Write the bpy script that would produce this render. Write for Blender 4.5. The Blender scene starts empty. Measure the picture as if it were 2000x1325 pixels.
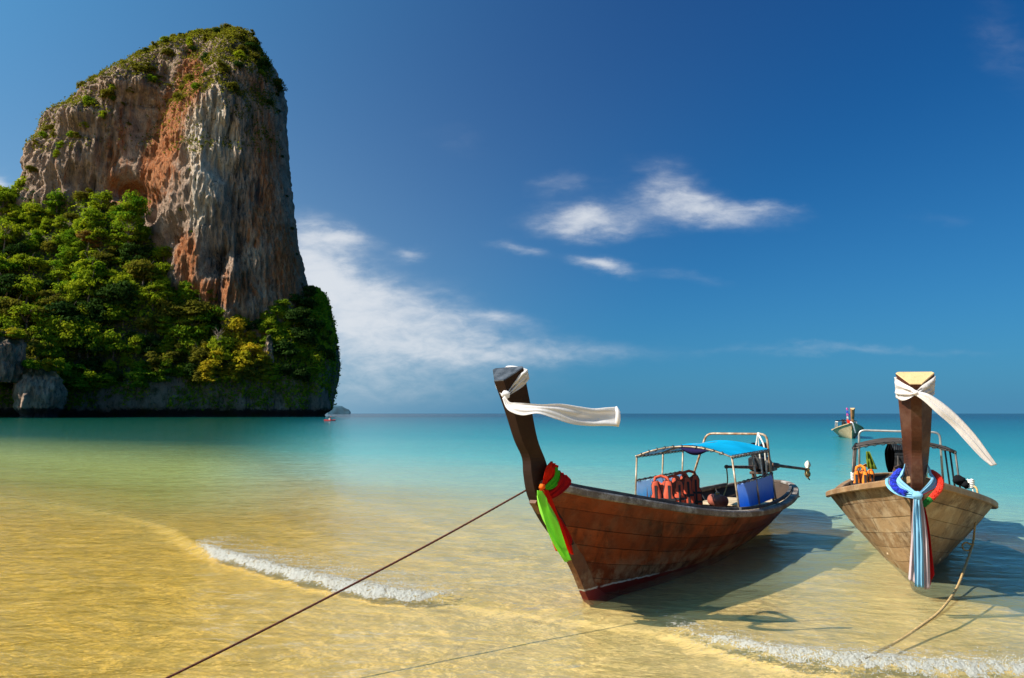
import bpy, math, random
import numpy as np
from mathutils import Matrix, Vector

random.seed(7)
rng = np.random.default_rng(11)
SC = bpy.context.scene
COL = SC.collection
K = 1.25                      # metres per drawing unit of the boats
EYE = 1.7 * K
FOCAL, IMW, IMH, HORIZON = 1333.0, 2000.0, 1325.0, 808.0
PITCH = math.atan((HORIZON - IMH / 2) / FOCAL)

# ------------------------------------------------------------------ camera
cam = bpy.data.cameras.new('camera')
cam.sensor_width = 36.0
cam.lens = 36.0 * FOCAL / IMW
cam.clip_start, cam.clip_end = 0.05, 80000
camo = bpy.data.objects.new('camera', cam)
COL.objects.link(camo)
camo.location = (0, 0, EYE)
camo.rotation_euler = (math.pi / 2 + PITCH, 0, 0)
SC.camera = camo

# ------------------------------------------------------------------ node helper
class G:
    def __init__(self, nt):
        self.nt = nt
        nt.nodes.clear()
    def n(self, kind, props=None, **ins):
        nd = self.nt.nodes.new(kind)
        for k, v in (props or {}).items():
            setattr(nd, k, v)
        for k, v in ins.items():
            key = int(k[1:]) if k[0] == '_' else k.replace('__', ' ')
            s = nd.inputs[key]
            self.set(s, v)
        return nd
    def set(self, s, v):
        if isinstance(v, bpy.types.NodeSocket):
            self.nt.links.new(v, s)
        elif isinstance(v, bpy.types.Node):
            self.nt.links.new(v.outputs[0], s)
        elif isinstance(v, (tuple, list)) and len(v) == 3 and s.type == 'RGBA':
            s.default_value = (*v, 1)
        else:
            s.default_value = v
    def m(self, op, a, b=None, c=None, clamp=False):
        nd = self.nt.nodes.new('ShaderNodeMath'); nd.operation = op; nd.use_clamp = clamp
        for i, v in enumerate((a, b, c)):
            if v is not None: self.set(nd.inputs[i], v)
        return nd.outputs[0]
    def v(self, op, a, b=None):
        nd = self.nt.nodes.new('ShaderNodeVectorMath'); nd.operation = op
        self.set(nd.inputs[0], a)
        if b is not None: self.set(nd.inputs[1], b)
        return nd.outputs[0]
    def mix(self, f, a, b, blend='MIX'):
        nd = self.nt.nodes.new('ShaderNodeMix'); nd.data_type = 'RGBA'; nd.blend_type = blend
        nd.clamp_factor = True
        self.set(nd.inputs[0], f); self.set(nd.inputs[6], a); self.set(nd.inputs[7], b)
        return nd.outputs[2]
    def noise(self, vec, scale, detail=4, rough=.55, dist=0.0):
        return self.n('ShaderNodeTexNoise', None, Vector=vec, Scale=scale, Detail=detail, Roughness=rough, Distortion=dist).outputs[0]
    def ss(self, x, lo, hi):          # smooth step
        nd = self.n('ShaderNodeMapRange', {'interpolation_type': 'SMOOTHSTEP'}, _0=x, _1=lo, _2=hi, _3=0.0, _4=1.0)
        return nd.outputs[0]
    def scale(self, vec, s):
        return self.v('MULTIPLY', vec, s)

# ------------------------------------------------------------------ world: Nishita sky with clouds
SUN_EL, SUN_AZ = math.radians(41), math.radians(-106)      # azimuth from +Y towards +X
world = bpy.data.worlds.new('World')
SC.world = world
world.use_nodes = True
g = G(world.node_tree)
sky = g.n('ShaderNodeTexSky', {'sky_type': 'NISHITA', 'sun_disc': False, 'sun_elevation': SUN_EL,
                               'sun_rotation': SUN_AZ, 'air_density': 1.0, 'dust_density': 1.8,
                               'ozone_density': 4.0, 'altitude': 0.0})
# a polarising filter's view of the sky: deeper and bluer
rgb = g.n('ShaderNodeSeparateColor', None, _0=sky.outputs[0])
skycol = g.n('ShaderNodeCombineColor', None,
    _0=g.m('MULTIPLY', g.m('POWER', rgb.outputs[0], 1.45), .050), _1=g.m('MULTIPLY', g.m('POWER', rgb.outputs[1], 1.10), .425), _2=g.m('MULTIPLY', g.m('POWER', rgb.outputs[2], .90), .98)).outputs[0]
tc = g.n('ShaderNodeTexCoord')
dirv = tc.outputs['Generated']
_sd = (math.cos(SUN_EL) * math.sin(SUN_AZ), math.cos(SUN_EL) * math.cos(SUN_AZ), math.sin(SUN_EL))
dotn = g.n('ShaderNodeVectorMath', {'operation': 'DOT_PRODUCT'}, _0=dirv, _1=_sd).outputs['Value']
aur = g.m('POWER', g.m('MAXIMUM', dotn, 0.0), 2.0)                 # bright air around the sun
skycol = g.v('ADD', skycol, g.scale(g.n('ShaderNodeCombineXYZ', None, _0=aur, _1=aur, _2=aur).outputs[0], (1.15, 4.3, 5.8)))
sep = g.n('ShaderNodeSeparateXYZ', None, _0=dirv)
dx, dy, dz = sep.outputs
yy = g.m('MAXIMUM', dy, 0.02)
u = g.m('DIVIDE', dx, yy)
v = g.m('DIVIDE', dz, yy)
uv = g.n('ShaderNodeCombineXYZ', None, _0=u, _1=v)
warp = g.n('ShaderNodeTexNoise', None, Vector=g.scale(uv, (1.0, 2.6, 1)), Scale=7.0, Detail=6.0, Roughness=.6)
wv = g.v('MULTIPLY', g.v('SUBTRACT', warp.outputs[1], (.5, .5, .5)), (.11, .060, 0))
uvw = g.v('ADD', uv, wv)
sp2 = g.n('ShaderNodeSeparateXYZ', None, _0=uvw)
uu, vv = sp2.outputs[0], sp2.outputs[1]
def cloud_dir(px, py):
    a = (px - IMW / 2) / FOCAL; b = -(py - IMH / 2) / FOCAL
    c, s = math.cos(PITCH), math.sin(PITCH)
    yv = c - b * s
    return a / yv, (s + b * c) / yv
total = None
for px, py, sx, sy, rot, amp in [
        (620, 520, 95, 62, .55, 1.05), (735, 585, 165, 50, .22, .92), (660, 640, 170, 36, .1, .62), (650, 458, 60, 17, .12, .75), (960, 622, 75, 14, .12, .45),
        (1145, 436, 95, 24, .02, 1.05), (1400, 408, 110, 24, .16, .80), (1300, 358, 62, 40, .3, .62), (1290, 410, 120, 30, .05, .25), (1095, 365, 55, 22, -.15, .36),
        (1172, 517, 48, 15, .12, 1.15), (1010, 491, 42, 12, .1, .55), (792, 493, 26, 12, .1, .55),
        (1330, 535, 70, 14, .2, .25), (1480, 400, 60, 14, .1, .4),
        (990, 688, 230, 22, 0, .52), (1650, 684, 230, 11, 0, .34), (740, 715, 260, 75, 0, .62),
        (5, 370, 26, 24, .3, 1.0), (1960, 90, 60, 110, -.4, .22), (1850, 430, 70, 20, .1, .16), (890, 275, 70, 40, .2, .16)]:
    u0, v0 = cloud_dir(px, py)
    cr, sr = math.cos(rot), math.sin(rot)
    du = g.m('SUBTRACT', uu, u0); dv = g.m('SUBTRACT', vv, v0)
    a = g.m('MULTIPLY_ADD', du, cr * FOCAL / sx, g.m('MULTIPLY', dv, -sr * FOCAL / sx))
    b = g.m('MULTIPLY_ADD', du, sr * FOCAL / sy, g.m('MULTIPLY', dv, cr * FOCAL / sy))
    q = g.m('MULTIPLY_ADD', a, a, g.m('MULTIPLY', b, b))
    e = g.m('MULTIPLY', g.m('POWER', 2.71828, g.m('MULTIPLY', q, -0.75)), amp)
    total = e if total is None else g.m('ADD', total, e)
fine = g.noise(g.scale(uv, (1.0, 2.2, 1)), 22.0, 8, .62, .3)
total = g.m('ADD', total, g.m('MULTIPLY', g.m('SUBTRACT', fine, .5), g.m('MULTIPLY', g.m('MINIMUM', total, 0.8), 1.7)))
# the same thin cloud goes on over the rest of the sky
flat = g.v('DIVIDE', dirv, g.n('ShaderNodeCombineXYZ', None, _0=g.m('ADD', dz, .12), _1=g.m('ADD', dz, .12), _2=1.0).outputs[0])
wide = g.noise(g.scale(flat, (1, 1.7, 0)), 1.1, 7, .58, .4)
behind = g.m('MULTIPLY', g.ss(wide, .56, .80), g.m('MULTIPLY', g.ss(dy, .35, .05), .8))
total = g.m('ADD', total, behind)
cover = g.m('MULTIPLY', g.m('MULTIPLY', g.ss(total, .04, 1.55), .86), g.ss(dz, -.002, .02))
haze_low = g.m('MULTIPLY', g.m('POWER', 2.71828, g.m('MULTIPLY', g.m('ABSOLUTE', dz), -6.0)), .50)
hz2 = g.m('MULTIPLY', g.m('POWER', 2.71828, g.m('MULTIPLY', g.m('ABSOLUTE', dz), -5.5)), g.m('MULTIPLY', g.ss(dotn, -.28, .45), 1.15))
skyc2 = g.mix(hz2, g.mix(haze_low, skycol, (1.35, 4.4, 7.2)), (4.6, 6.2, 7.2))
final = g.mix(cover, skyc2, (7.6, 7.9, 8.3))
bg = g.n('ShaderNodeBackground', None, Color=final, Strength=0.055)
g.n('ShaderNodeOutputWorld', None, Surface=bg)

# ------------------------------------------------------------------ sun
sun = bpy.data.lights.new('sun', 'SUN')
sun.energy, sun.angle, sun.color = 4.8, math.radians(.53), (1.0, .93, .80)
suno = bpy.data.objects.new('sun', sun)
COL.objects.link(suno)
sd = Vector((math.cos(SUN_EL) * math.sin(SUN_AZ), math.cos(SUN_EL) * math.cos(SUN_AZ), math.sin(SUN_EL)))
suno.rotation_euler = sd.to_track_quat('Z', 'Y').to_euler()
suno.location = sd * 50

SC.view_settings.view_transform = 'Standard'
SC.view_settings.look = 'None'
SC.view_settings.exposure = 0.9
SC.view_settings.gamma = 1.0
cy = SC.cycles
cy.use_denoising = True
cy.max_bounces, cy.diffuse_bounces, cy.glossy_bounces = 8, 3, 3
cy.transparent_max_bounces, cy.transmission_bounces = 12, 4
cy.caustics_reflective = cy.caustics_refractive = False

# ------------------------------------------------------------------ geometry helpers
def ray(px, py):
    a = (px - IMW / 2) / FOCAL; b = -(py - IMH / 2) / FOCAL
    c, s = math.cos(PITCH), math.sin(PITCH)
    return np.array([a, c - b * s, s + b * c])
def ground(px, py, z=0.0):
    d = ray(px, py); t = (z - EYE) / d[2]
    return d * t + np.array([0, 0, EYE])
def at_depth(px, py, y):
    d = ray(px, py); return d * (y / d[1]) + np.array([0, 0, EYE])
def at_range(px, py, R):
    d = ray(px, py); return d * (R / math.hypot(d[0], d[1])) + np.array([0, 0, EYE])

def tag(o, label=None, cat=None, group=None, kind=None):
    for k, val in (('label', label), ('category', cat), ('group', group), ('kind', kind)):
        if val: o[k] = val
    return o

def mesh_data(name, verts, faces, mat=None, smooth=False):
    me = bpy.data.meshes.new(name)
    verts = np.asarray(verts, dtype=np.float32)
    if isinstance(faces, np.ndarray):
        n, k = faces.shape
        me.vertices.add(len(verts)); me.vertices.foreach_set('co', verts.ravel())
        me.loops.add(n * k); me.loops.foreach_set('vertex_index', faces.astype(np.int32).ravel())
        me.polygons.add(n); me.polygons.foreach_set('loop_start', np.arange(0, n * k, k, dtype=np.int32))
        me.update(calc_edges=True); me.validate()
    else:
        me.from_pydata([tuple(map(float, p)) for p in verts], [], [tuple(f) for f in faces]); me.update()
    if smooth:
        me.polygons.foreach_set('use_smooth', np.ones(len(me.polygons), dtype=bool))
    if mat: me.materials.append(mat)
    return me
def link(name, me, parent=None, M=None):
    o = bpy.data.objects.new(name, me)
    COL.objects.link(o)
    if parent: o.parent = parent
    if M is not None: o.matrix_world = M
    return o
def empty(name, M=None, loc=None):
    o = bpy.data.objects.new(name, None)
    o.empty_display_size = .2
    COL.objects.link(o)
    if M is not None: o.matrix_world = M
    if loc is not None: o.location = loc
    return o

class MB:
    def __init__(self): self.v, self.f = [], []
    def add(self, verts, faces):
        b = len(self.v)
        self.v += [tuple(p) for p in verts]
        self.f += [tuple(i + b for i in f) for f in faces]
        return self
    def box(self, c, size, rot=None, bevel=0.0):
        sx, sy, sz = [s / 2 for s in size]
        b = min(bevel, sx * .9, sy * .9, sz * .9)
        pts, fs = [], []
        if b <= 0:
            pts = [Vector((x, y, z)) for x in (-sx, sx) for y in (-sy, sy) for z in (-sz, sz)]
            fs = [(0, 1, 3, 2), (4, 6, 7, 5), (0, 4, 5, 1), (2, 3, 7, 6), (0, 2, 6, 4), (1, 5, 7, 3)]
        else:
            rings = []
            for z, o in ((-sz, b), (-sz + b, 0), (sz - b, 0), (sz, b)):
                k = b if o == 0 else b
                x, y = sx - o, sy - o
                c2 = b * .6
                rings.append([(x - c2, -y), (x, -y + c2), (x, y - c2), (x - c2, y), (-x + c2, y), (-x, y - c2), (-x, -y + c2), (-x + c2, -y)])
                pts += [Vector((p[0], p[1], z)) for p in rings[-1]]
            fs.append(tuple(range(7, -1, -1))); fs.append(tuple(range(24, 32)))
            for r in range(3):
                for i in range(8):
                    j = (i + 1) % 8
                    fs.append((r * 8 + i, r * 8 + j, r * 8 + 8 + j, r * 8 + 8 + i))
        R = rot or Matrix.Identity(3)
        return self.add([R @ p + Vector(c) for p in pts], fs)
    def tube(self, path, r, n=8, closed=False, cap=True):
        P = [Vector(p) for p in path]
        rr = r if hasattr(r, '__len__') else [r] * len(P)
        N = len(P)
        T = []
        for i in range(N):
            a = P[(i - 1) % N] if (closed or i) else P[i]
            b = P[(i + 1) % N] if (closed or i < N - 1) else P[i]
            T.append((b - a).normalized())
        up = Vector((0, 0, 1)) if abs(T[0].z) < .9 else Vector((1, 0, 0))
        nrm = (up - T[0] * up.dot(T[0])).normalized()
        vs, fs = [], []
        for i in range(N):
            nrm = (nrm - T[i] * nrm.dot(T[i])).normalized()
            bi = T[i].cross(nrm)
            for k in range(n):
                a = 2 * math.pi * k / n
                vs.append(P[i] + (nrm * math.cos(a) + bi * math.sin(a)) * rr[i])
        for i in range(N if closed else N - 1):
            j = (i + 1) % N
            for k in range(n):
                l = (k + 1) % n
                fs.append((i * n + k, i * n + l, j * n + l, j * n + k))
        if cap and not closed:
            fs.append(tuple(range(n - 1, -1, -1))); fs.append(tuple((N - 1) * n + k for k in range(n)))
        return self.add(vs, fs)
    def grid(self, rows, closed=False):
        nr, nc = len(rows), len(rows[0])
        fs = []
        for i in range(nr - 1):
            for j in range(nc if closed else nc - 1):
                k = (j + 1) % nc
                fs.append((i * nc + j, i * nc + k, (i + 1) * nc + k, (i + 1) * nc + j))
        return self.add([p for r in rows for p in r], fs)
    def lathe(self, prof, c, axis, n=16):
        ax = Vector(axis).normalized()
        t = Vector((0, 0, 1)) if abs(ax.z) < .9 else Vector((1, 0, 0))
        a = ax.cross(t).normalized(); b = ax.cross(a)
        rows = [[Vector(c) + ax * h + (a * math.cos(2 * math.pi * k / n) + b * math.sin(2 * math.pi * k / n)) * r for k in range(n)] for r, h in prof]
        return self.grid(rows, True)
    def build(self, name, mat, parent=None, M=None, smooth=False):
        return link(name, mesh_data(name, self.v, self.f, mat, smooth), parent, M)

def spline(pts, n):                    # Catmull-Rom through the points
    P = np.asarray([tuple(p) for p in pts], float)
    Q = np.vstack([2 * P[0] - P[1], P, 2 * P[-1] - P[-2]])
    t = np.linspace(0, len(P) - 1 - 1e-6, n)
    i = t.astype(int); f = (t - i)[:, None]
    p0, p1, p2, p3 = Q[i], Q[i + 1], Q[i + 2], Q[i + 3]
    return .5 * (2 * p1 + (p2 - p0) * f + (2 * p0 - 5 * p1 + 4 * p2 - p3) * f ** 2 + (3 * p1 - p0 - 3 * p2 + p3) * f ** 3)

def _hash(ix, iy, iz, k):
    h = (ix.astype(np.uint32) * np.uint32(374761393) + iy.astype(np.uint32) * np.uint32(668265263)
         + iz.astype(np.uint32) * np.uint32(2246822519) + np.uint32(k * 3266489917 & 0xffffffff))
    h = (h ^ (h >> np.uint32(13))) * np.uint32(1274126177)
    return ((h ^ (h >> np.uint32(16))) & np.uint32(0xffff)).astype(np.float32) / 32767.5 - 1
def pnoise(x, y, z):
    x, y, z = np.broadcast_arrays(np.asarray(x, np.float32), np.asarray(y, np.float32), np.asarray(z, np.float32))
    ix, iy, iz = np.floor(x).astype(np.int64), np.floor(y).astype(np.int64), np.floor(z).astype(np.int64)
    fx, fy, fz = x - ix, y - iy, z - iz
    w = lambda t: t * t * t * (t * (t * 6 - 15) + 10)
    wx, wy, wz = w(fx), w(fy), w(fz)
    out = 0
    for a in (0, 1):
        for b in (0, 1):
            for c in (0, 1):
                gx, gy, gz = (_hash(ix + a, iy + b, iz + c, k) for k in (1, 2, 3))
                d = gx * (fx - a) + gy * (fy - b) + gz * (fz - c)
                out = out + d * (wx if a else 1 - wx) * (wy if b else 1 - wy) * (wz if c else 1 - wz)
    return out * 1.25
def fbm(x, y, z, oct=4, gain=.5):
    s, a, f = 0, 1, 1
    for i in range(oct):
        s = s + a * pnoise(x * f + 17 * i, y * f - 9 * i, z * f + 5 * i); a *= gain; f *= 2.03
    return s

# ------------------------------------------------------------------ materials
def material(name):
    m = bpy.data.materials.new(name); m.use_nodes = True
    return m, G(m.node_tree)
def finish(g, shader):
    g.n('ShaderNodeOutputMaterial', None, Surface=shader)

def plain(name, col, rough=.6, metal=0.0, var=.25, scale=6.0, bump=.0, spec=.4, col2=None):
    m, g = material(name)
    co = g.n('ShaderNodeTexCoord').outputs['Object']
    nz = g.noise(co, scale, 5, .6)
    c = g.mix(g.ss(nz, .35, .7), tuple(x * (1 - var) for x in col), col2 or tuple(min(1, x * (1 + var)) for x in col))
    b = g.n('ShaderNodeBsdfPrincipled', None, Base__Color=c, Roughness=rough, Metallic=metal)
    b.inputs['Specular IOR Level'].default_value = spec
    if bump:
        g.set(b.inputs['Normal'], g.n('ShaderNodeBump', None, Height=g.noise(co, scale * 5, 4), Strength=bump, Distance=.01))
    finish(g, b); return m

def wood(name, ca, cb, dark, pale, rough=.55, band=None, scratch=0.0, worn=.0, patch=.4, spec=.35):
    """planks: each piece its own tone, grain along the boat, stains, bleached wear; band = painted foot"""
    m, g = material(name)
    co = g.n('ShaderNodeTexCoord').outputs['Object']
    rnd = g.n('ShaderNodeObjectInfo').outputs['Random']
    off = g.n('ShaderNodeCombineXYZ', None, _0=g.m('MULTIPLY', rnd, 31.0), _1=g.m('MULTIPLY', rnd, 17.0), _2=g.m('MULTIPLY', rnd, 53.0)).outputs[0]
    gv = g.v('ADD', g.scale(co, (1.6, 22.0, 22.0)), off)
    grain = g.noise(gv, 2.2, 6, .65, .6)
    blot = g.noise(co, 2.3, 5, .6)
    drip = g.noise(g.scale(co, (9, 9, 1.3)), 1.0, 5, .6)
    c = g.mix(rnd, ca, cb)
    c = g.mix(g.m('MULTIPLY', g.ss(blot, .42, .70), patch), c, dark)
    c = g.mix(g.m('MULTIPLY', g.ss(drip, .52, .78), patch * .8), c, dark)
    c = g.mix(g.m('MULTIPLY', g.ss(grain, .50, .75), .5), c, dark)
    fine = g.noise(g.scale(co, (3, 60, 60)), 3.0, 3, .6)
    wr = g.noise(co, 5.0, 6, .68)
    c = g.mix(g.m('MULTIPLY', g.ss(g.m('MULTIPLY_ADD', fine, .35, wr), .62, .86), worn), c, pale)
    if scratch:
        sc = g.noise(g.scale(co, (26, 26, 2.2)), 2.0, 2, .5)
        c = g.mix(g.m('MULTIPLY', g.ss(sc, .70, .76), scratch), c, pale)
    if band:
        z = g.n('ShaderNodeSeparateXYZ', None, _0=co)
        lvl = g.m('ADD', z.outputs[2], g.m('MULTIPLY', z.outputs[0], -.045))
        wob = g.m('MULTIPLY_ADD', g.noise(co, 14.0, 3), .03, lvl)
        c = g.mix(g.m('MULTIPLY', g.ss(wob, .40, .18), g.m('MULTIPLY', g.ss(wr, .40, .60), .75)), c, pale)
        c = g.mix(g.m('MULTIPLY', g.m('MULTIPLY', g.ss(wob, .128, .122), g.ss(z.outputs[0], -1.6, -.7)), g.ss(wr, .36, .50)), c, (.55, .52, .47))
        c = g.mix(g.ss(wob, .112, .106), c, band)
    b = g.n('ShaderNodeBsdfPrincipled', None, Base__Color=c, Roughness=g.m('MULTIPLY_ADD', blot, .25, rough - .1))
    b.inputs['Specular IOR Level'].default_value = spec
    hgt = g.m('MULTIPLY_ADD', grain, .6, g.m('MULTIPLY', fine, .4))
    g.set(b.inputs['Normal'], g.n('ShaderNodeBump', None, Height=hgt, Strength=.35, Distance=.006))
    finish(g, b); return m

def cloth(name, col, trans=.35, var=.08):
    m, g = material(name)
    co = g.n('ShaderNodeTexCoord').outputs['Object']
    c = g.mix(g.ss(g.noise(co, 5.0, 4), .3, .7), tuple(x * (1 - var) for x in col), col)
    bmp = g.n('ShaderNodeBump', None, Height=g.noise(g.scale(co, (14, 14, 3)), 3.0, 4, .6), Strength=.35, Distance=.01)
    d = g.n('ShaderNodeBsdfDiffuse', None, Color=c, Normal=bmp)
    t = g.n('ShaderNodeBsdfTranslucent', None, Color=c, Normal=bmp)
    finish(g, g.n('ShaderNodeMixShader', None, _0=trans, _1=d, _2=t)); return m

MAT = {}
MAT['plank_brown'] = wood('plank_brown', (.110, .021, .006), (.330, .062, .011), (.026, .009, .005), (.32, .20, .12), .5, band=(.15, .012, .010), scratch=.28, worn=.16, patch=.95, spec=.15)
MAT['hull_dark'] = wood('hull_dark', (.05, .03, .02), (.06, .035, .02), (.02, .012, .01), (.12, .09, .06), .7)
MAT['post_brown'] = wood('post_brown', (.022, .009, .006), (.026, .011, .007), (.009, .005, .004), (.2, .13, .08), .55, worn=.03, patch=.3, spec=.15)
MAT['stem_brown'] = wood('stem_brown', (.17, .06, .025), (.18, .07, .028), (.03, .014, .008), (.3, .2, .12), .5, band=(.17, .014, .012), worn=.15, patch=.6)
MAT['post_cap'] = plain('post_cap', (.055, .06, .07), .35, 0, .5, 14, .3, .6)
MAT['rail_grey'] = wood('rail_grey', (.12, .088, .07), (.15, .11, .085), (.035, .022, .018), (.42, .39, .36), .6, worn=.75, patch=.5)
MAT['wash_grey'] = wood('wash_grey', (.06, .055, .055), (.08, .07, .065), (.02, .02, .02), (.3, .3, .3), .7, worn=.3, patch=.4)
MAT['deck_tan'] = wood('deck_tan', (.42, .30, .17), (.55, .42, .27), (.16, .10, .06), (.7, .62, .5), .7, worn=.3, patch=.3)
MAT['plank_tan'] = wood('plank_tan', (.23, .130, .060), (.42, .270, .140), (.050, .024, .012), (.55, .42, .27), .6, worn=.6, patch=.85, scratch=.2, spec=.2)
MAT['post_red'] = wood('post_red', (.070, .022, .011), (.075, .024, .012), (.020, .008, .006), (.36, .24, .17), .55, worn=.14, patch=.5, scratch=.3, spec=.2)
MAT['post_end'] = wood('post_end', (.52, .35, .17), (.54, .36, .18), (.30, .18, .08), (.65, .48, .28), .6, worn=.4)
MAT['rail_tan'] = wood('rail_tan', (.30, .165, .072), (.34, .20, .09), (.09, .045, .022), (.52, .38, .22), .55, worn=.4, patch=.5)
MAT['plank_far'] = wood('plank_far', (.40, .29, .16), (.44, .32, .18), (.13, .085, .045), (.62, .50, .32), .6, worn=.5, patch=.45)
MAT['rail_far'] = wood('rail_far', (.45, .33, .18), (.45, .33, .18), (.15, .09, .05), (.6, .5, .3), .6, worn=.3)
MAT['post_far'] = wood('post_far', (.30, .13, .045), (.30, .13, .045), (.12, .05, .02), (.5, .35, .2), .6)
MAT['tube_tan'] = plain('tube_tan', (.36, .24, .14), .5, .3, .35, 12, .1, .4, (.50, .42, .33))
MAT['tube_rust'] = plain('tube_rust', (.40, .19, .07), .6, .2, .4, 14, .2, .4, (.55, .42, .30))
MAT['tube_grey'] = plain('tube_grey', (.42, .40, .37), .4, .6, .25, 9, .05)
MAT['tube_dark'] = plain('tube_dark', (.10, .085, .075), .5, .4, .4, 9, .1)
MAT['lash'] = plain('lash', (.02, .02, .022), .8)
MAT['lash_white'] = plain('lash_white', (.65, .62, .56), .8)
MAT['tarp_blue'] = cloth('tarp_blue', (.010, .52, .90), .45, .12)
MAT['tarp_grey'] = cloth('tarp_grey', (.46, .46, .50), .45, .3)
MAT['brown_tarp'] = cloth('brown_tarp', (.10, .085, .08), .2, .4)
MAT['navy'] = cloth('navy', (.02, .015, .06), .1)
MAT['black_cloth'] = cloth('black_cloth', (.012, .012, .014), .05)
MAT['olive_cloth'] = cloth('olive_cloth', (.16, .22, .03), .3)
MAT['jacket'] = plain('jacket', (.50, .075, .035), .75, 0, .2, 7, .3, .25)
MAT['jacket_orange'] = plain('jacket_orange', (.85, .20, .015), .7, 0, .15, 7, .3, .25)
MAT['strap'] = plain('strap', (.018, .016, .018), .7)
MAT['engine'] = plain('engine', (.022, .022, .024), .45, .3, .5, 16, .3)
MAT['engine_rust'] = plain('engine_rust', (.13, .07, .045), .7, .2, .5, 18, .4)
MAT['steel'] = plain('steel', (.20, .20, .20), .4, .7, .3, 12, .1)
MAT['brass'] = plain('brass', (.52, .36, .14), .35, .8, .25, 12, .1)
MAT['blade_white'] = plain('blade_white', (.78, .72, .58), .4, .1, .1, 12, .05)
MAT['can_red'] = plain('can_red', (.30, .085, .055), .5, 0, .3, 10, .1)
MAT['rope_red'] = plain('rope_red', (.11, .030, .018), .85, 0, .4, 60, .5)
MAT['rope_tan'] = plain('rope_tan', (.50, .33, .14), .85, 0, .35, 50, .5)
MAT['rope_rust'] = plain('rope_rust', (.42, .17, .05), .85, 0, .35, 50, .5)
MAT['white_cloth'] = cloth('white_cloth', (.82, .80, .82), .40, .05)
MAT['white_cloth2'] = cloth('white_cloth2', (.84, .78, .76), .35, .08)
MAT['red_cloth'] = cloth('red_cloth', (.90, .035, .014), .45)
MAT['crimson_cloth'] = cloth('crimson_cloth', (.55, .018, .02), .35)
MAT['green_cloth'] = cloth('green_cloth', (.12, .66, .035), .45)
MAT['lime_cloth'] = cloth('lime_cloth', (.42, .90, .12), .45)
MAT['orange_cloth'] = cloth('orange_cloth', (.88, .20, .03), .40)
MAT['sky_cloth'] = cloth('sky_cloth', (.30, .60, .80), .40)
MAT['pink_cloth'] = cloth('pink_cloth', (.74, .60, .62), .40)
MAT['sail_white'] = plain('sail_white', (.75, .78, .82), .6)
MAT['garland_blue'] = plain('garland_blue', (.02, .045, .52), .75, 0, .5, 40, .8)
MAT['garland_red'] = plain('garland_red', (.80, .045, .022), .75, 0, .25, 40, .8)
MAT['garland_green'] = plain('garland_green', (.02, .24, .04), .75, 0, .4, 40, .8)
MAT['garland_pink'] = plain('garland_pink', (.55, .04, .30), .75, 0, .3, 40, .8)
MAT['kayak_red'] = plain('kayak_red', (.75, .04, .02), .4)
MAT['person'] = plain('person', (.42, .24, .16), .7)
MAT['shirt'] = plain('shirt', (.78, .74, .70), .8)
def poster_mat(name, top, bot):
    m, g = material(name)
    co = g.n('ShaderNodeTexCoord').outputs['Object']
    z = g.n('ShaderNodeSeparateXYZ', None, _0=co).outputs[2]
    wob = g.m('MULTIPLY_ADD', g.noise(g.scale(co, (7, 7, 3)), 1.5, 6, .7), .22, z)
    c = g.mix(g.ss(wob, .62, .92), bot, top)
    c = g.mix(g.m('MULTIPLY', g.ss(g.noise(g.scale(co, (30, 30, 3)), 1.0, 4, .7), .50, .75), .45), c, (.40, .62, .85))
    d = g.n('ShaderNodeBsdfPrincipled', None, Base__Color=c, Roughness=.55)
    t = g.n('ShaderNodeBsdfTranslucent', None, Color=c)
    finish(g, g.n('ShaderNodeMixShader', None, _0=.55, _1=d, _2=t)); return m
MAT['poster_near'] = poster_mat('poster_near', (.34, .52, .92), (.03, .33, .92))
MAT['poster_far'] = poster_mat('poster_far', (.50, .70, .92), (.14, .60, .90))

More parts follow.
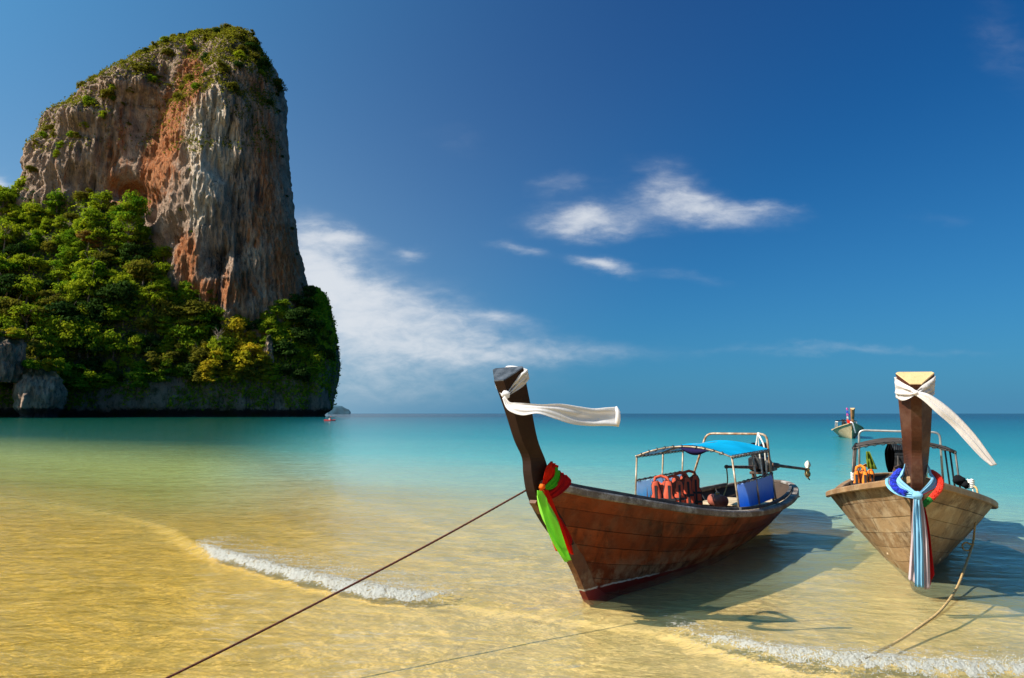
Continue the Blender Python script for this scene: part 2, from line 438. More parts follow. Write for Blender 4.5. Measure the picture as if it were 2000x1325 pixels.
# rock: mineral stains, darker hollows and a painted sunlit highlight as attributes, fine streaks from noise
def rock_material(name, base=(.46, .32, .235)):
    m, g = material(name)
    pos = g.n('ShaderNodeNewGeometry').outputs['Position']
    att = lambda s: g.n('ShaderNodeAttribute', {'attribute_name': s}).outputs['Fac']
    st = g.noise(g.scale(pos, (.30, .30, .035)), 1.0, 7, .68, .5)
    st2 = g.noise(g.scale(pos, (.9, .9, .10)), 1.0, 6, .65, .8)
    bl = g.noise(pos, .12, 6, .65)
    c = g.mix(g.ss(bl, .35, .68), tuple(x * .72 for x in base), tuple(x * 1.35 for x in base))
    org = g.m('ADD', att('orange'), g.m('MULTIPLY', g.m('SUBTRACT', st, .5), 1.1))
    c = g.mix(g.m('MULTIPLY', g.ss(org, .20, .52), .95), c, g.mix(g.ss(st2, .35, .65), (.42, .115, .028), (.52, .24, .11)))
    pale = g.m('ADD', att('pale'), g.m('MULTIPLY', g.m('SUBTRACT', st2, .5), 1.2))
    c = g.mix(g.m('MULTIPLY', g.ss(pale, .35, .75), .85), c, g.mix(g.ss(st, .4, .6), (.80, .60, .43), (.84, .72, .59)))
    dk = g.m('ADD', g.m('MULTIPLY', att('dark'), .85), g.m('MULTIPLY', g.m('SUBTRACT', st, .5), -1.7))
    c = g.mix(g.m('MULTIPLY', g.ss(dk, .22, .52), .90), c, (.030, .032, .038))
    crack = g.ss(g.noise(g.scale(pos, (.55, .55, .16)), 1.0, 8, .76, 1.4), .47, .39)
    c = g.mix(g.m('MULTIPLY', crack, .65), c, (.035, .032, .033))
    mo = g.m('ADD', att('moss'), g.m('MULTIPLY', g.m('SUBTRACT', bl, .5), 1.2))
    c = g.mix(g.m('MULTIPLY', g.ss(mo, .35, .6), .85), c, g.mix(st2, (.02, .035, .008), (.06, .075, .018)))
    b = g.n('ShaderNodeBsdfPrincipled', None, Base__Color=c, Roughness=.9)
    b.inputs['Specular IOR Level'].default_value = .15
    h = g.m('MULTIPLY_ADD', st2, 1.0, g.m('MULTIPLY', g.noise(g.scale(pos, (1.3, 1.3, .40)), 1.0, 6, .75), 1.0))
    g.set(b.inputs['Normal'], g.n('ShaderNodeBump', None, Height=h, Strength=1.0, Distance=2.6))
    finish(g, b); return m
MAT['rock'] = rock_material('rock')

def leaf_material(name, a, b, c2, tr=.35):
    m, g = material(name)
    pos = g.n('ShaderNodeNewGeometry').outputs['Position']
    rnd = g.n('ShaderNodeObjectInfo').outputs['Random']
    n1 = g.noise(pos, .10, 4, .6); n2 = g.noise(pos, .8, 3, .6)
    c = g.mix(rnd, a, b)
    c = g.mix(g.m('MULTIPLY', g.ss(n1, .42, .68), .8), c, c2)
    c = g.mix(g.ss(n2, .3, .75), g.scale(c, (.62, .68, .7)), g.scale(c, (1.25, 1.2, 1.1)))
    d = g.n('ShaderNodeBsdfDiffuse', None, Color=c)
    t = g.n('ShaderNodeBsdfTranslucent', None, Color=g.scale(c, (1.15, 1.2, .6)))
    finish(g, g.n('ShaderNodeMixShader', None, _0=tr, _1=d, _2=t)); return m
MAT['leaf_green'] = leaf_material('leaf_green', (.070, .180, .013), (.260, .310, .018), (.420, .430, .025), .44)
MAT['leaf_olive'] = leaf_material('leaf_olive', (.130, .125, .018), (.185, .160, .022), (.215, .195, .025), .42)
MAT['leaf_yellow'] = leaf_material('leaf_yellow', (.40, .31, .020), (.46, .31, .022), (.42, .40, .025), .44)
MAT['leaf_rust'] = leaf_material('leaf_rust', (.26, .13, .036), (.30, .14, .04), (.23, .16, .04))
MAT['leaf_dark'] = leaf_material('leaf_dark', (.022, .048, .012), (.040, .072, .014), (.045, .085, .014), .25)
MAT['bark'] = plain('bark', (.16, .12, .09), .9, 0, .4, 1.5, .3)
MAT['bark_pale'] = plain('bark_pale', (.34, .25, .19), .9, 0, .3, 1.5, .3)

# ------------------------------------------------------------------ sand and sea
WAVE_PX = [(-500, 925), (-200, 950), (60, 975), (180, 992), (270, 1010), (330, 1030), (385, 1068), (450, 1092), (530, 1115), (610, 1137), (700, 1155), (800, 1168), (890, 1172),
           (1000, 1186), (1100, 1196), (1200, 1212), (1300, 1230), (1370, 1252), (1450, 1272), (1560, 1292), (1700, 1306), (1850, 1316), (2000, 1320), (2300, 1330)]
WAVE = np.array([ground(*p)[:2] for p in WAVE_PX])
_wx = np.linspace(0, 1, 600)
WAVE_S = spline(np.c_[WAVE, np.zeros(len(WAVE))], 600)[:, :2]
def wave_signed(x, y):
    yc = np.interp(x, WAVE_S[:, 0], WAVE_S[:, 1])
    slope = np.interp(x, WAVE_S[:, 0], np.gradient(WAVE_S[:, 1], WAVE_S[:, 0]))
    return (y - yc) / np.sqrt(1 + slope ** 2)
def depth_coord(x, y):              # how far out to sea, metres along the slope of the beach
    return y + np.where(x < 0, .62 * x, .92 * x)
def sand_z(x, y):
    t = depth_coord(x, y)
    return -.030 - .008 * np.clip(t - 3, 0, 7) - .035 * np.clip(t - 10, 0, 9) - .06 * np.clip(t - 19, 0, 60) + .02 * fbm(x * .35, y * .35, 0 * x, 3) + .012 * np.clip(3 - t, 0, 6)
def wave_amp(x):
    s = np.interp(x, [WAVE_S[0, 0], WAVE[4, 0], WAVE[6, 0], WAVE[10, 0], WAVE[12, 0], WAVE[14, 0], WAVE[16, 0], WAVE[18, 0], 40], [0, .03, .085, .085, .06, .035, .045, .085, .085])
    return s
def sea_z(x, y):
    r = np.hypot(x, y)
    fade = np.clip(1 - r / 160, 0, 1)
    z = fade * (.014 * fbm(x * .55 + .2 * y, y * 1.1, 0 * x, 3) + .010 * pnoise(x * 2.0 + y, y * 3.6, 0 * x + 3.3))
    d = wave_signed(x, y)
    wob = .05 * pnoise(x * 2.2, 0 * x, 0 * x + 4) + .03 * pnoise(x * 6.0, 0 * x, 0 * x + 9)
    d = d + wob
    a = wave_amp(x)
    z = z + a * np.where(d > 0, np.exp(-d / .55), np.exp(-(d / .14) ** 2)) - .012 * np.clip(-d * 3, 0, 1)
    z = z + .022 * np.exp(-((d - 2.3) / .5) ** 2) + .03 * np.exp(-((d - 5.5) / .7) ** 2)
    return z

def polar_sheet(rad, afr, nfr, nback, zf):
    rad = np.concatenate([[0.0], rad])
    ang = np.concatenate([np.linspace(-afr, afr, nfr), np.linspace(afr, 2 * math.pi - afr, nback + 2)[1:-1]])
    A, R = np.meshgrid(ang, rad)
    x, y = R * np.sin(A), R * np.cos(A)
    z = zf(x, y)
    vs = np.stack([x, y, z], -1).reshape(-1, 3)
    na = len(ang)
    i, j = np.meshgrid(np.arange(len(rad) - 1), np.arange(na), indexing='ij')
    k = (j + 1) % na
    f = np.stack([i * na + j, (i + 1) * na + j, (i + 1) * na + k, i * na + k], -1).reshape(-1, 4)
    f = f[:, ::-1]
    return vs, f

m, g = material('sand')
pos = g.n('ShaderNodeNewGeometry').outputs['Position']
n1 = g.noise(g.scale(pos, (.5, 1.0, 1)), .5, 4, .55); n2 = g.noise(g.scale(pos, (1.0, 3.0, 1)), 2.4, 5, .6, .6); n3 = g.noise(pos, 160.0, 3, .7)
px_ = g.n('ShaderNodeSeparateXYZ', None, _0=pos).outputs[0]
goldy = g.ss(g.m('MULTIPLY_ADD', n1, 2.5, px_), 2.5, -3.5)
c = g.mix(goldy, (.76, .53, .215), (.67, .395, .050))
c = g.mix(g.m('MULTIPLY', g.ss(n2, .40, .68), .25), c, g.mix(goldy, (.85, .65, .36), (.84, .56, .14)))
c = g.mix(g.m('MULTIPLY', g.ss(n3, .48, .72), .30), c, (.30, .19, .08))
b = g.n('ShaderNodeBsdfPrincipled', None, Base__Color=c, Roughness=.9)
b.inputs['Specular IOR Level'].default_value = .1
rip = g.noise(g.scale(pos, (1.4, 7.0, 1)), 1.3, 4, .6, .7)
g.set(b.inputs['Normal'], g.n('ShaderNodeBump', None, Height=g.m('ADD', rip, g.m('MULTIPLY', n3, .12)), Strength=.35, Distance=.025))
finish(g, b); MAT['sand'] = m
vs, f = polar_sheet(np.geomspace(.6, 900, 150), math.radians(55), 220, 60, sand_z)
tag(link('beach', mesh_data('beach', vs, f, MAT['sand'], True)), 'golden sand of the beach seen under the shallow clear water', None, None, 'structure')

m, g = material('sea_water')
pos = g.n('ShaderNodeNewGeometry').outputs['Position']
s3 = g.n('ShaderNodeSeparateXYZ', None, _0=pos)
X, Y = s3.outputs[0], s3.outputs[1]
wob = g.noise(g.scale(pos, (.5, 1.0, 0)), .16, 4, .55)
t = g.m('ADD', Y, g.m('ADD', g.m('MULTIPLY', g.m('MINIMUM', X, 0.0), .62), g.m('MULTIPLY', g.m('MAXIMUM', X, 0.0), .92)))
t = g.m('MULTIPLY_ADD', g.m('SUBTRACT', wob, .5), 7.0, t)
lg = g.m('LOGARITHM', g.m('MAXIMUM', t, 1.0), 10.0)
body = g.n('ShaderNodeValToRGB', None, Fac=g.m('DIVIDE', lg, 3.2))
cr = body.color_ramp
while len(cr.elements) > 1: cr.elements.remove(cr.elements[-1])
def stop(tm, col):
    e = cr.elements.new(min(1, math.log10(tm) / 3.2)); e.color = (*col, 1)
cr.elements[0].position = 0; cr.elements[0].color = (.50, .46, .22, 1)
stop(9, (.56, .54, .26)); stop(14, (.55, .59, .35)); stop(20, (.36, .53, .40)); stop(32, (.105, .345, .325)); stop(60, (.022, .205, .225)); stop(160, (.005, .105, .140)); stop(500, (.002, .036, .070)); stop(1500, (.001, .016, .045))
op = g.n('ShaderNodeValToRGB', None, Fac=g.m('DIVIDE', lg, 3.2))
co_ = op.color_ramp
while len(co_.elements) > 1: co_.elements.remove(co_.elements[-1])
co_.elements[0].position = 0; co_.elements[0].color = (.02, .02, .02, 1)
for tm, val in ((6, .04), (11, .12), (15, .30), (21, .62), (32, .90), (60, 1.0)):
    e = co_.elements.new(math.log10(tm) / 3.2); e.color = (val, val, val, 1)
# ripples, smaller and steeper ones near the shore
w1 = g.noise(g.scale(pos, (.75, 1.5, 0)), 1.0, 5, .55, .5)
w2 = g.noise(g.scale(pos, (3.6, 6.0, 0)), 1.0, 5, .6, .8)
w3 = g.noise(g.scale(pos, (15.0, 21.0, 0)), 1.0, 3, .6, .6)
hgt = g.m('ADD', g.m('MULTIPLY', w1, .26), g.m('MULTIPLY_ADD', w2, .075, g.m('MULTIPLY', w3, .012)))
bmp = g.n('ShaderNodeBump', None, Height=hgt, Strength=1.0, Distance=.55)
fr = g.n('ShaderNodeFresnel', None, IOR=1.33, Normal=bmp).outputs[0]
fr = g.m('MINIMUM', g.m('MULTIPLY', fr, 1.15), .54)
# caustic light network painted into the water's transparent tint
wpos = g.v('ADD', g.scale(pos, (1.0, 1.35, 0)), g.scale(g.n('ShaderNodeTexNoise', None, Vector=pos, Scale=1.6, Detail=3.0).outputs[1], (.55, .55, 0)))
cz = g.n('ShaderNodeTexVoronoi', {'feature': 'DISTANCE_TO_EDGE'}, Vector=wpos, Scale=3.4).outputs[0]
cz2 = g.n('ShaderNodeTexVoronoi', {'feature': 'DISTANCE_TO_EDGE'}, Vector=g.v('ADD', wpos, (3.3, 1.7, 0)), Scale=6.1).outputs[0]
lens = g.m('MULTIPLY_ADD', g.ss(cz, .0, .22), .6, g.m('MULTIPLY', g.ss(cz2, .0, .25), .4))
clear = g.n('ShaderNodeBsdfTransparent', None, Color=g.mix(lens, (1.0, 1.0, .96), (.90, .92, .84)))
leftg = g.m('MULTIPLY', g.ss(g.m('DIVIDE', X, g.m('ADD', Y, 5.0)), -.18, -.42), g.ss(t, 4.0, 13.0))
thick = g.n('ShaderNodeBsdfDiffuse', None, Color=g.mix(g.m('MULTIPLY', leftg, .85), body.outputs[0], g.mix(g.ss(t, 12.0, 40.0), (.24, .27, .050), (.002, .034, .014))))  # left water: olive shallows, then the forest's green reflection painted in
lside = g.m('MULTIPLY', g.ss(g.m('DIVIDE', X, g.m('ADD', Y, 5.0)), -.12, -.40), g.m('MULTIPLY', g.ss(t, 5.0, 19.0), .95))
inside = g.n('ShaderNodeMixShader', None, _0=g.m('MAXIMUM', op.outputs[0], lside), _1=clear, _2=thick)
gl = g.n('ShaderNodeBsdfGlossy', None, Color=(1, 1, 1), Roughness=.05, Normal=bmp)
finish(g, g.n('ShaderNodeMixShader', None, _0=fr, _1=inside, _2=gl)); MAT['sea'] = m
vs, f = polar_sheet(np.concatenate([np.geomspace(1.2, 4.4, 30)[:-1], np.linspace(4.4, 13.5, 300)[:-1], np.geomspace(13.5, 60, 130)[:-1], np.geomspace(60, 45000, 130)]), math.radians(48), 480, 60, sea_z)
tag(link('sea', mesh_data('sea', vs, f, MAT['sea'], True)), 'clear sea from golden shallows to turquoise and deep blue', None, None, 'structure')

# ------------------------------------------------------------------ the limestone tower
def project(P):
    c, s = math.cos(PITCH), math.sin(PITCH)
    x, y, z = P[..., 0], P[..., 1], P[..., 2] - EYE
    dep = y * c + z * s
    return IMW / 2 + FOCAL * x / dep, IMH / 2 - FOCAL * (-y * s + z * c) / dep
def spots(px, py, lst):
    a = np.zeros_like(px)
    for x0, y0, rx, ry, amp in lst:
        a += amp * np.exp(-((px - x0) / rx) ** 2 - ((py - y0) / ry) ** 2)
    return a
def grid_normals(P):
    du = np.gradient(P, axis=1); dv = np.gradient(P, axis=0)
    n = np.cross(du, dv); n /= np.linalg.norm(n, axis=-1, keepdims=True) + 1e-9
    return n
def grid_faces(nr, nc, closed):
    i, j = np.meshgrid(np.arange(nr - 1), np.arange(nc if closed else nc - 1), indexing='ij')
    k = (j + 1) % nc
    return np.stack([i * nc + j, i * nc + k, (i + 1) * nc + k, (i + 1) * nc + j], -1).reshape(-1, 4)
def add_attr(me, **kw):
    for k, val in kw.items():
        a = me.attributes.new(k, 'FLOAT', 'POINT'); a.data.foreach_set('value', np.asarray(val, np.float32).ravel())

R0 = 545.0
TURN = math.radians(36)                        # the face looks to the left of the beach, towards the sun
PROFILE = [(66, 412, 462), (70, 392, 478), (80, 356, 498), (100, 308, 514), (120, 272, 527), (140, 240, 541), (165, 208, 549), (190, 172, 553), (212, 140, 556), (232, 98, 558), (260, 84, 559),
           (300, 63, 561), (340, 46, 564), (380, 25, 568), (420, 5, 573), (480, -30, 582), (550, -60, 598), (620, -90, 612), (700, -110, 632), (812, -120, 636), (830, -120, 636)]
cdir = at_range(310, 500, 1.0)[:2]; cdir = cdir / np.linalg.norm(cdir)
e1 = np.array([cdir[1], -cdir[0]])
ct, sn = math.cos(TURN), math.sin(TURN)
PE = 3.0; QE = PE / (PE - 1)                    # plan of the tower: a squarish oval
er = e1 * ct - cdir * sn; nf = -(cdir * ct + e1 * sn)
zl_, pl, zr_, pr_ = [], [], [], []
for py, xl, xr in PROFILE:
    dl = dr = 0.0
    for _ in range(5):
        A, B = at_range(xl, py, R0 + dl), at_range(xr, py, R0 - dr)
        half = (B[:2] @ e1 - A[:2] @ e1) / 2
        bb = min(36, .5 * half + 3); aa = max(1, half ** QE - (bb * sn) ** QE) ** (1 / QE) / ct
        dl = dr = aa * (aa * ct / half) ** (QE - 1) * sn - bb * (bb * sn / half) ** (QE - 1) * ct
    zl_.append(A[2]); pl.append(A[:2] @ e1); zr_.append(B[2]); pr_.append(B[:2] @ e1)
zl_, pl, zr_, pr_ = map(np.array, (zl_, pl, zr_, pr_))
o_ = np.argsort(zl_); zl_, pl = zl_[o_], pl[o_]
o_ = np.argsort(zr_); zr_, pr_ = zr_[o_], pr_[o_]
NZ, NF, NB = 400, 520, 50
ztop = min(zl_[-1], zr_[-1])
zz = np.concatenate([np.linspace(-4, ztop - 6, NZ - 40), np.linspace(ztop - 6, ztop, 41)[1:]])
phi = np.concatenate([np.linspace(0, math.pi, NF), np.linspace(math.pi, 2 * math.pi, NB + 2)[1:-1]])
Zg, Ph = np.meshgrid(zz, phi, indexing='ij')
tl, tr = np.interp(Zg, zl_, pl), np.interp(Zg, zr_, pr_)
A_ = (tr - tl) / 2; tc_ = (tr + tl) / 2
b_ = np.minimum(36, .5 * A_ + 3)
a_ = np.maximum(1, A_ ** QE - (b_ * sn) ** QE) ** (1 / QE) / ct
ex = 2 / PE
C_, S_ = np.cos(Ph), np.sin(Ph)
lat = -a_ * np.sign(C_) * np.abs(C_) ** ex
U = (lat + a_) / (2 * a_)
front = np.clip(S_, 0, 1)
bulge = np.clip((ztop - Zg) / 70, 0, 1) * (13 * np.exp(-((U - .84) / .12) ** 2) - 12 * np.exp(-((U - .55) / .13) ** 2) + 8 * np.exp(-((U - .26) / .12) ** 2))
dep = b_ * np.sign(S_) * np.abs(S_) ** ex + bulge * front ** .5
Pt = np.stack([cdir[0] * R0 + e1[0] * tc_ + er[0] * lat + nf[0] * dep, cdir[1] * R0 + e1[1] * tc_ + er[1] * lat + nf[1] * dep, Zg], -1)
Nn = grid_normals(Pt)
if (Nn[NZ // 2, NF // 2, :2] @ nf) < 0: Nn = -Nn
x, y, z = Pt[..., 0], Pt[..., 1], Pt[..., 2]
big = 5.0 * fbm(x * .022, y * .022, z * .010, 3)
flute = fbm(x * .10, y * .10, z * .016 + 3, 3, .5) * .6 + .55 - 1.1 * np.abs(fbm(x * .075 + 9, y * .075, z * .012, 4, .55))
flute2 = 1 - np.abs(fbm(x * .22 + 5, y * .22, z * .035, 3, .5)) * 2
over = pnoise(x * .03, y * .03, z * .045 + 7)
step = np.tanh(over * 4) * 2.6
small = .5 - np.abs(fbm(x * .42, y * .42, z * .07, 3, .6)) * 1.6 + .35 * fbm(x * .5, y * .5, z * .4, 2)
qx, qy = project(Pt)
edge = np.clip(np.minimum(U, 1 - U) / .10, 0, 1)
caves = spots(qx + 14 * small, qy + 10 * flute, [(258, 378, 30, 17, 9), (420, 515, 18, 34, 12), (352, 465, 10, 14, 8), (512, 398, 16, 24, 6), (472, 525, 9, 50, 6), (300, 190, 10, 60, 3), (455, 375, 12, 45, 5), (205, 250, 10, 60, 3)])
disp = big * (.35 + .65 * edge) + 5.0 * flute * (.3 + .7 * edge) + 2.4 * flute2 * (.3 + .7 * edge) + 1.3 * step * edge + 1.5 * small - caves * front
disp = disp - 6 * np.exp(-((z - 1) / 3.0) ** 2)
fade_top = np.clip((ztop - z) / 45, .06, 1)
Pt = Pt + Nn * np.array([1, 1, .25]) * (disp * fade_top)[..., None]
Pt[-1, :, 2] += 1.0
qx, qy = project(Pt)
orange = .10 + spots(qx, qy, [(375, 150, 28, 60, .55), (330, 250, 38, 90, .50), (300, 330, 32, 60, .45), (262, 385, 35, 26, .75), (365, 500, 26, 45, .65), (400, 575, 70, 26, .50), (520, 300, 35, 110, .36), (565, 520, 40, 90, .40), (500, 440, 40, 60, .3), (240, 250, 18, 60, .32), (470, 560, 60, 40, .28), (120, 345, 20, 30, .2), (215, 330, 22, 60, .3), (505, 165, 20, 30, .3)])
pale = .10 + spots(qx, qy, [(408, 262, 46, 60, 1.0), (440, 330, 50, 90, .30), (398, 345, 30, 90, .50), (425, 165, 30, 60, .35), (385, 420, 25, 60, .35), (260, 310, 20, 40, .3), (575, 420, 20, 100, .12), (470, 110, 50, 30, .25)])  # first spot: sunlit highlight painted pale; the rest pale stone
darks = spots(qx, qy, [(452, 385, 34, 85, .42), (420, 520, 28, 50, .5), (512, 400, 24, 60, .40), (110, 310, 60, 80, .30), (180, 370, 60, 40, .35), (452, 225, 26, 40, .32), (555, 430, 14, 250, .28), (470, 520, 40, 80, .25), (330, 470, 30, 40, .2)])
moss = spots(qx, qy, [(460, 95, 80, 26, .5), (300, 130, 90, 24, .4), (150, 235, 80, 30, .4)])
fl = np.clip(-flute * .5, -.2, .3)  # recessed flutes get darker
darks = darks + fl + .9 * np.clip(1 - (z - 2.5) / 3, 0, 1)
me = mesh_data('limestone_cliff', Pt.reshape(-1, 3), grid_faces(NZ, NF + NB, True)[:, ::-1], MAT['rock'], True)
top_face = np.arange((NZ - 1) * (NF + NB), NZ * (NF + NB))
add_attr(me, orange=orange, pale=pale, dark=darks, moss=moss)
cliff = tag(link('limestone_cliff', me), 'tall grey and orange limestone tower rising out of the sea', None, None, 'structure')
TOWER, TOWER_PX = Pt[:, :NF], np.stack(project(Pt[:, :NF]), -1)
cm = MB(); cm.add([tuple(p) for p in Pt[-1, ::6]], [tuple(range(len(Pt[-1, ::6])))])
cm.build('crest', MAT['rock'], cliff)

# ------------------------------------------------------------------ the wooded slope at its foot
FOOT = [(-420, 430), (-150, 432), (60, 436), (200, 440), (350, 440), (500, 438), (598, 440), (638, 452), (651, 482), (650, 540)]
WALL = [(-420, 760), (-150, 760), (60, 742), (200, 748), (350, 735), (500, 738), (598, 725), (640, 690), (656, 668), (655, 668)]
TOPS = [(-420, 330, 650), (-150, 385, 590), (60, 392, 560), (200, 398, 515), (340, 522, 488), (420, 598, 480), (520, 614, 470), (585, 604, 474), (604, 572, 505), (612, 566, 560)]
A3, W3, T3 = [], [], []
for (fx, fr_), (wx_, wy), (tx, ty, tR) in zip(FOOT, WALL, TOPS):
    p = at_range(fx, 812, fr_); p[2] = -4; A3.append(p)
    W3.append(at_range(wx_, wy, fr_ + 5)); T3.append(at_range(tx, ty, tR))
NS, NT1, NT2 = 420, 50, 130
A3, W3, T3 = spline(A3, NS), spline(W3, NS), spline(T3, NS)
rows = [A3 + (W3 - A3) * t for t in np.linspace(0, 1, NT1, endpoint=False)]
for t in np.linspace(0, 1, NT2):
    q = W3 + (T3 - W3) * t
    q = q + np.array([0, 0, 1]) * (9 * math.sin(math.pi * t) ** .8)
    rows.append(q)
Ps = np.array(rows)
Nn = grid_normals(Ps)
if Nn[NT1 + 30, NS // 3, 2] < 0: Nn = -Nn
x, y, z = Ps[..., 0], Ps[..., 1], Ps[..., 2]
disp = 5 * fbm(x * .028, y * .028, z * .028, 3) + 2.0 * fbm(x * .13, y * .13, z * .03, 3) + .8 * fbm(x * .4, y * .4, z * .15, 2)
disp = disp - 6 * np.exp(-((z - 1) / 2.8) ** 2)
tt = np.linspace(0, 1, Ps.shape[0])[:, None]
Ps = Ps + Nn * (disp * np.clip((1.02 - tt) * 6, 0, 1))[..., None]
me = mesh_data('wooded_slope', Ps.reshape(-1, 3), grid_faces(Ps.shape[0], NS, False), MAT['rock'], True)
qx, qy = project(Ps)
isl = np.arange(Ps.shape[0])[:, None] >= NT1
add_attr(me, orange=spots(qx, qy, [(470, 760, 60, 30, .3), (560, 770, 30, 30, .2)]), pale=spots(qx, qy, [(430, 765, 50, 20, .25), (620, 720, 20, 40, .2)]),
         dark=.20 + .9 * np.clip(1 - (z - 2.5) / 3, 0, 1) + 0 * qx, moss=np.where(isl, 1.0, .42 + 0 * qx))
slope = tag(link('wooded_slope', me), 'steep rocky slope under the forest at the foot of the cliff', None, None, 'structure')
SLOPE, SLOPE_PX = Ps, np.stack([qx, qy], -1)

# ------------------------------------------------------------------ trees
def leaf_quads(centres, normals, size, jitter=.45):
    n = len(centres)
    d = normals + rng.normal(0, jitter, (n, 3)); d /= np.linalg.norm(d, axis=1, keepdims=True) + 1e-9
    a = np.cross(d, rng.normal(0, 1, (n, 3))); a /= np.linalg.norm(a, axis=1, keepdims=True) + 1e-9
    b = np.cross(d, a)
    s = (size * rng.uniform(.6, 1.4, n))[:, None]
    q = np.stack([centres - a * s, centres - b * s * .55 + d * s * .15, centres + a * s, centres + b * s * .55 + d * s * .15], 1)
    return q.reshape(-1, 3), np.arange(4 * n).reshape(n, 4)
def crown_mesh(name, mat, lobes, per, rx, rz, lobe_r, leaf, flat=.75):
    cs, ns = [], []
    wx, wy = rng.uniform(.7, 1.25), rng.uniform(.7, 1.25); lean = rng.normal(0, .25, 2)
    for i in range(lobes):
        th = rng.uniform(0, 2 * math.pi); h = rng.uniform(-.55, 1.0)
        rr = math.sqrt(max(0, 1 - max(h, 0) ** 2)) * rng.uniform(.35, 1.0)
        c = np.array([math.cos(th) * rr * rx * wx + lean[0] * h * rz, math.sin(th) * rr * rx * wy + lean[1] * h * rz, h * rz])
        r = lobe_r * float(np.clip(rng.lognormal(-.15, .45), .35, 1.9)); sq = rng.uniform(.45, 1.15); per_ = int(per * (.35 + .65 * r / lobe_r))
        per0, per = per, per_
        d = rng.normal(0, 1, (per, 3)); d[:, 2] = np.abs(d[:, 2]) * 1.1 - .35
        d /= np.linalg.norm(d, axis=1, keepdims=True)
        rad = r * rng.uniform(.62, 1.22, (per, 1)) ** 1.2
        per = per0
        cs.append(c + d * rad * np.array([1, 1, flat * sq])); ns.append(d + np.array([0, 0, .35]))
    v_, f_ = leaf_quads(np.vstack(cs), np.vstack(ns), leaf)
    return mesh_data(name, v_, f_, mat)
def trunk_mesh(name, h, r, crown_r, mat):
    b = MB()
    b.tube([(0, 0, -2), (.1 * r, 0, h * .35), (.5 * r, .3 * r, h * .75), (.4 * r, 0, h * 1.15)], [r * 1.3, r, r * .8, r * .4], 7)
    for k in range(5):
        a = k * 2.4 + .5
        e = (math.cos(a) * crown_r * .6, math.sin(a) * crown_r * .6, h * (1.0 + .12 * k))
        s = (0, 0, h * (.55 + .08 * k))
        mid = tuple((s[i] + e[i]) / 2 + (0, 0, -.3)[i] for i in range(3))
        b.tube([s, mid, e], [r * .45, r * .3, r * .12], 5)
    return mesh_data(name, b.v, b.f, mat, True)
PROTO = {}
for key, mat, n in (('green', 'leaf_green', 9), ('olive', 'leaf_olive', 3), ('yellow', 'leaf_yellow', 2), ('rust', 'leaf_rust', 1), ('dark', 'leaf_dark', 2)):
    for k in range(n):
        tall = rng.uniform(.6, 1.5)
        cr_ = crown_mesh('crown', MAT[mat], int(rng.integers(26, 44)), 95, 6.4 * rng.uniform(.8, 1.15), 5.0 * tall, 2.1, .58)
        tk = trunk_mesh('trunk', 7.5, .42, 6.2, MAT['bark_pale' if key in ('rust', 'yellow') else 'bark'])
        PROTO.setdefault(key, []).append((cr_, tk))
def plant_tree(name, p, s, key, label, cat, group=None, tilt=0, sz=1.0, sink=3.0):
    root = empty(name, loc=p)
    root.rotation_euler = (rng.uniform(-.08, .08), tilt + rng.uniform(-.08, .08), rng.uniform(0, 6.28))
    root.scale = (s, s, s * sz)
    cr_, tk = PROTO[key][int(rng.integers(len(PROTO[key])))]
    c = link('crown', cr_, root); c.location = (0, 0, 8.0 - sink)
    t_ = link('trunk', tk, root)
    return tag(root, label, cat, group)
# slope forest: spread so that no two crowns stand on one spot as seen from the beach
TONE = {'green': 'bright green', 'olive': 'brownish olive', 'yellow': 'golden yellow', 'rust': 'rust brown', 'dark': 'dark green'}
def slope_label(px, py, key):
    h = np.interp(px, [0, 200, 340, 420, 520, 650], [390, 415, 535, 600, 610, 620])
    f = (py - h) / (770 - h)
    v = 'high in the slope forest' if f < .3 else ('in the middle of the slope forest' if f < .68 else 'low in the slope forest')
    u_ = 'far left' if px < 150 else ('left of centre' if px < 330 else ('right of centre' if px < 500 else 'seaward end'))
    return f'{TONE[key]} tree {v}, {u_}'
def crest_label(px, key):
    return f'{TONE[key]} bushy tree on the ' + ('left ridge' if px < 220 else ('slanting upper ridge' if px < 370 else ('rounded summit' if px < 485 else 'right brow'))) + ' of the limestone tower'
def scatter(P, PX, mask, dmin, limit, yscale=1.0):
    idx = np.argwhere(mask); rng.shuffle(idx)
    got, pts = [], np.zeros((0, 2))
    for i, j in idx:
        q = PX[i, j] * np.array([1, yscale])
        if len(pts) and (np.abs(pts - q).max(1) < dmin).any() and (np.hypot(*(pts - q).T) < dmin).any(): continue
        pts = np.vstack([pts, q]); got.append((i, j))
        if len(got) >= limit: break
    return got
def nearest(P, PX, px, py):
    d = np.hypot(PX[..., 0] - px, PX[..., 1] - py)
    return np.unravel_index(np.argmin(d), d.shape)
SPECIAL = [('rust', 172, 486, .95, 'rust brown crowned tree high on the forest slope'), ('olive', 232, 482, 1.0, 'tall olive brown tree beside the rust brown one under the cliff'),
           ('yellow', 470, 735, 1.05, 'golden yellow tree lowest on the slope above the rock band'), ('yellow', 430, 712, .9, 'yellow green tree just uphill of the golden tree'),
           ('olive', 98, 612, 1.25, 'big brownish olive tree in the middle of the slope forest'), ('green', 430, 640, 1.35, 'broad bright green tree standing just below the cliff face'),
           ('green', 128, 690, 1.3, 'large bright green tree behind the small rock outcrop'), ('yellow', 505, 748, .75, 'small orange yellow tree right of the golden tree')]
for key, px, py, s, lab in SPECIAL:
    i, j = nearest(SLOPE, SLOPE_PX, px, py)
    plant_tree('tree', SLOPE[i, j], s, key, lab, 'tree')
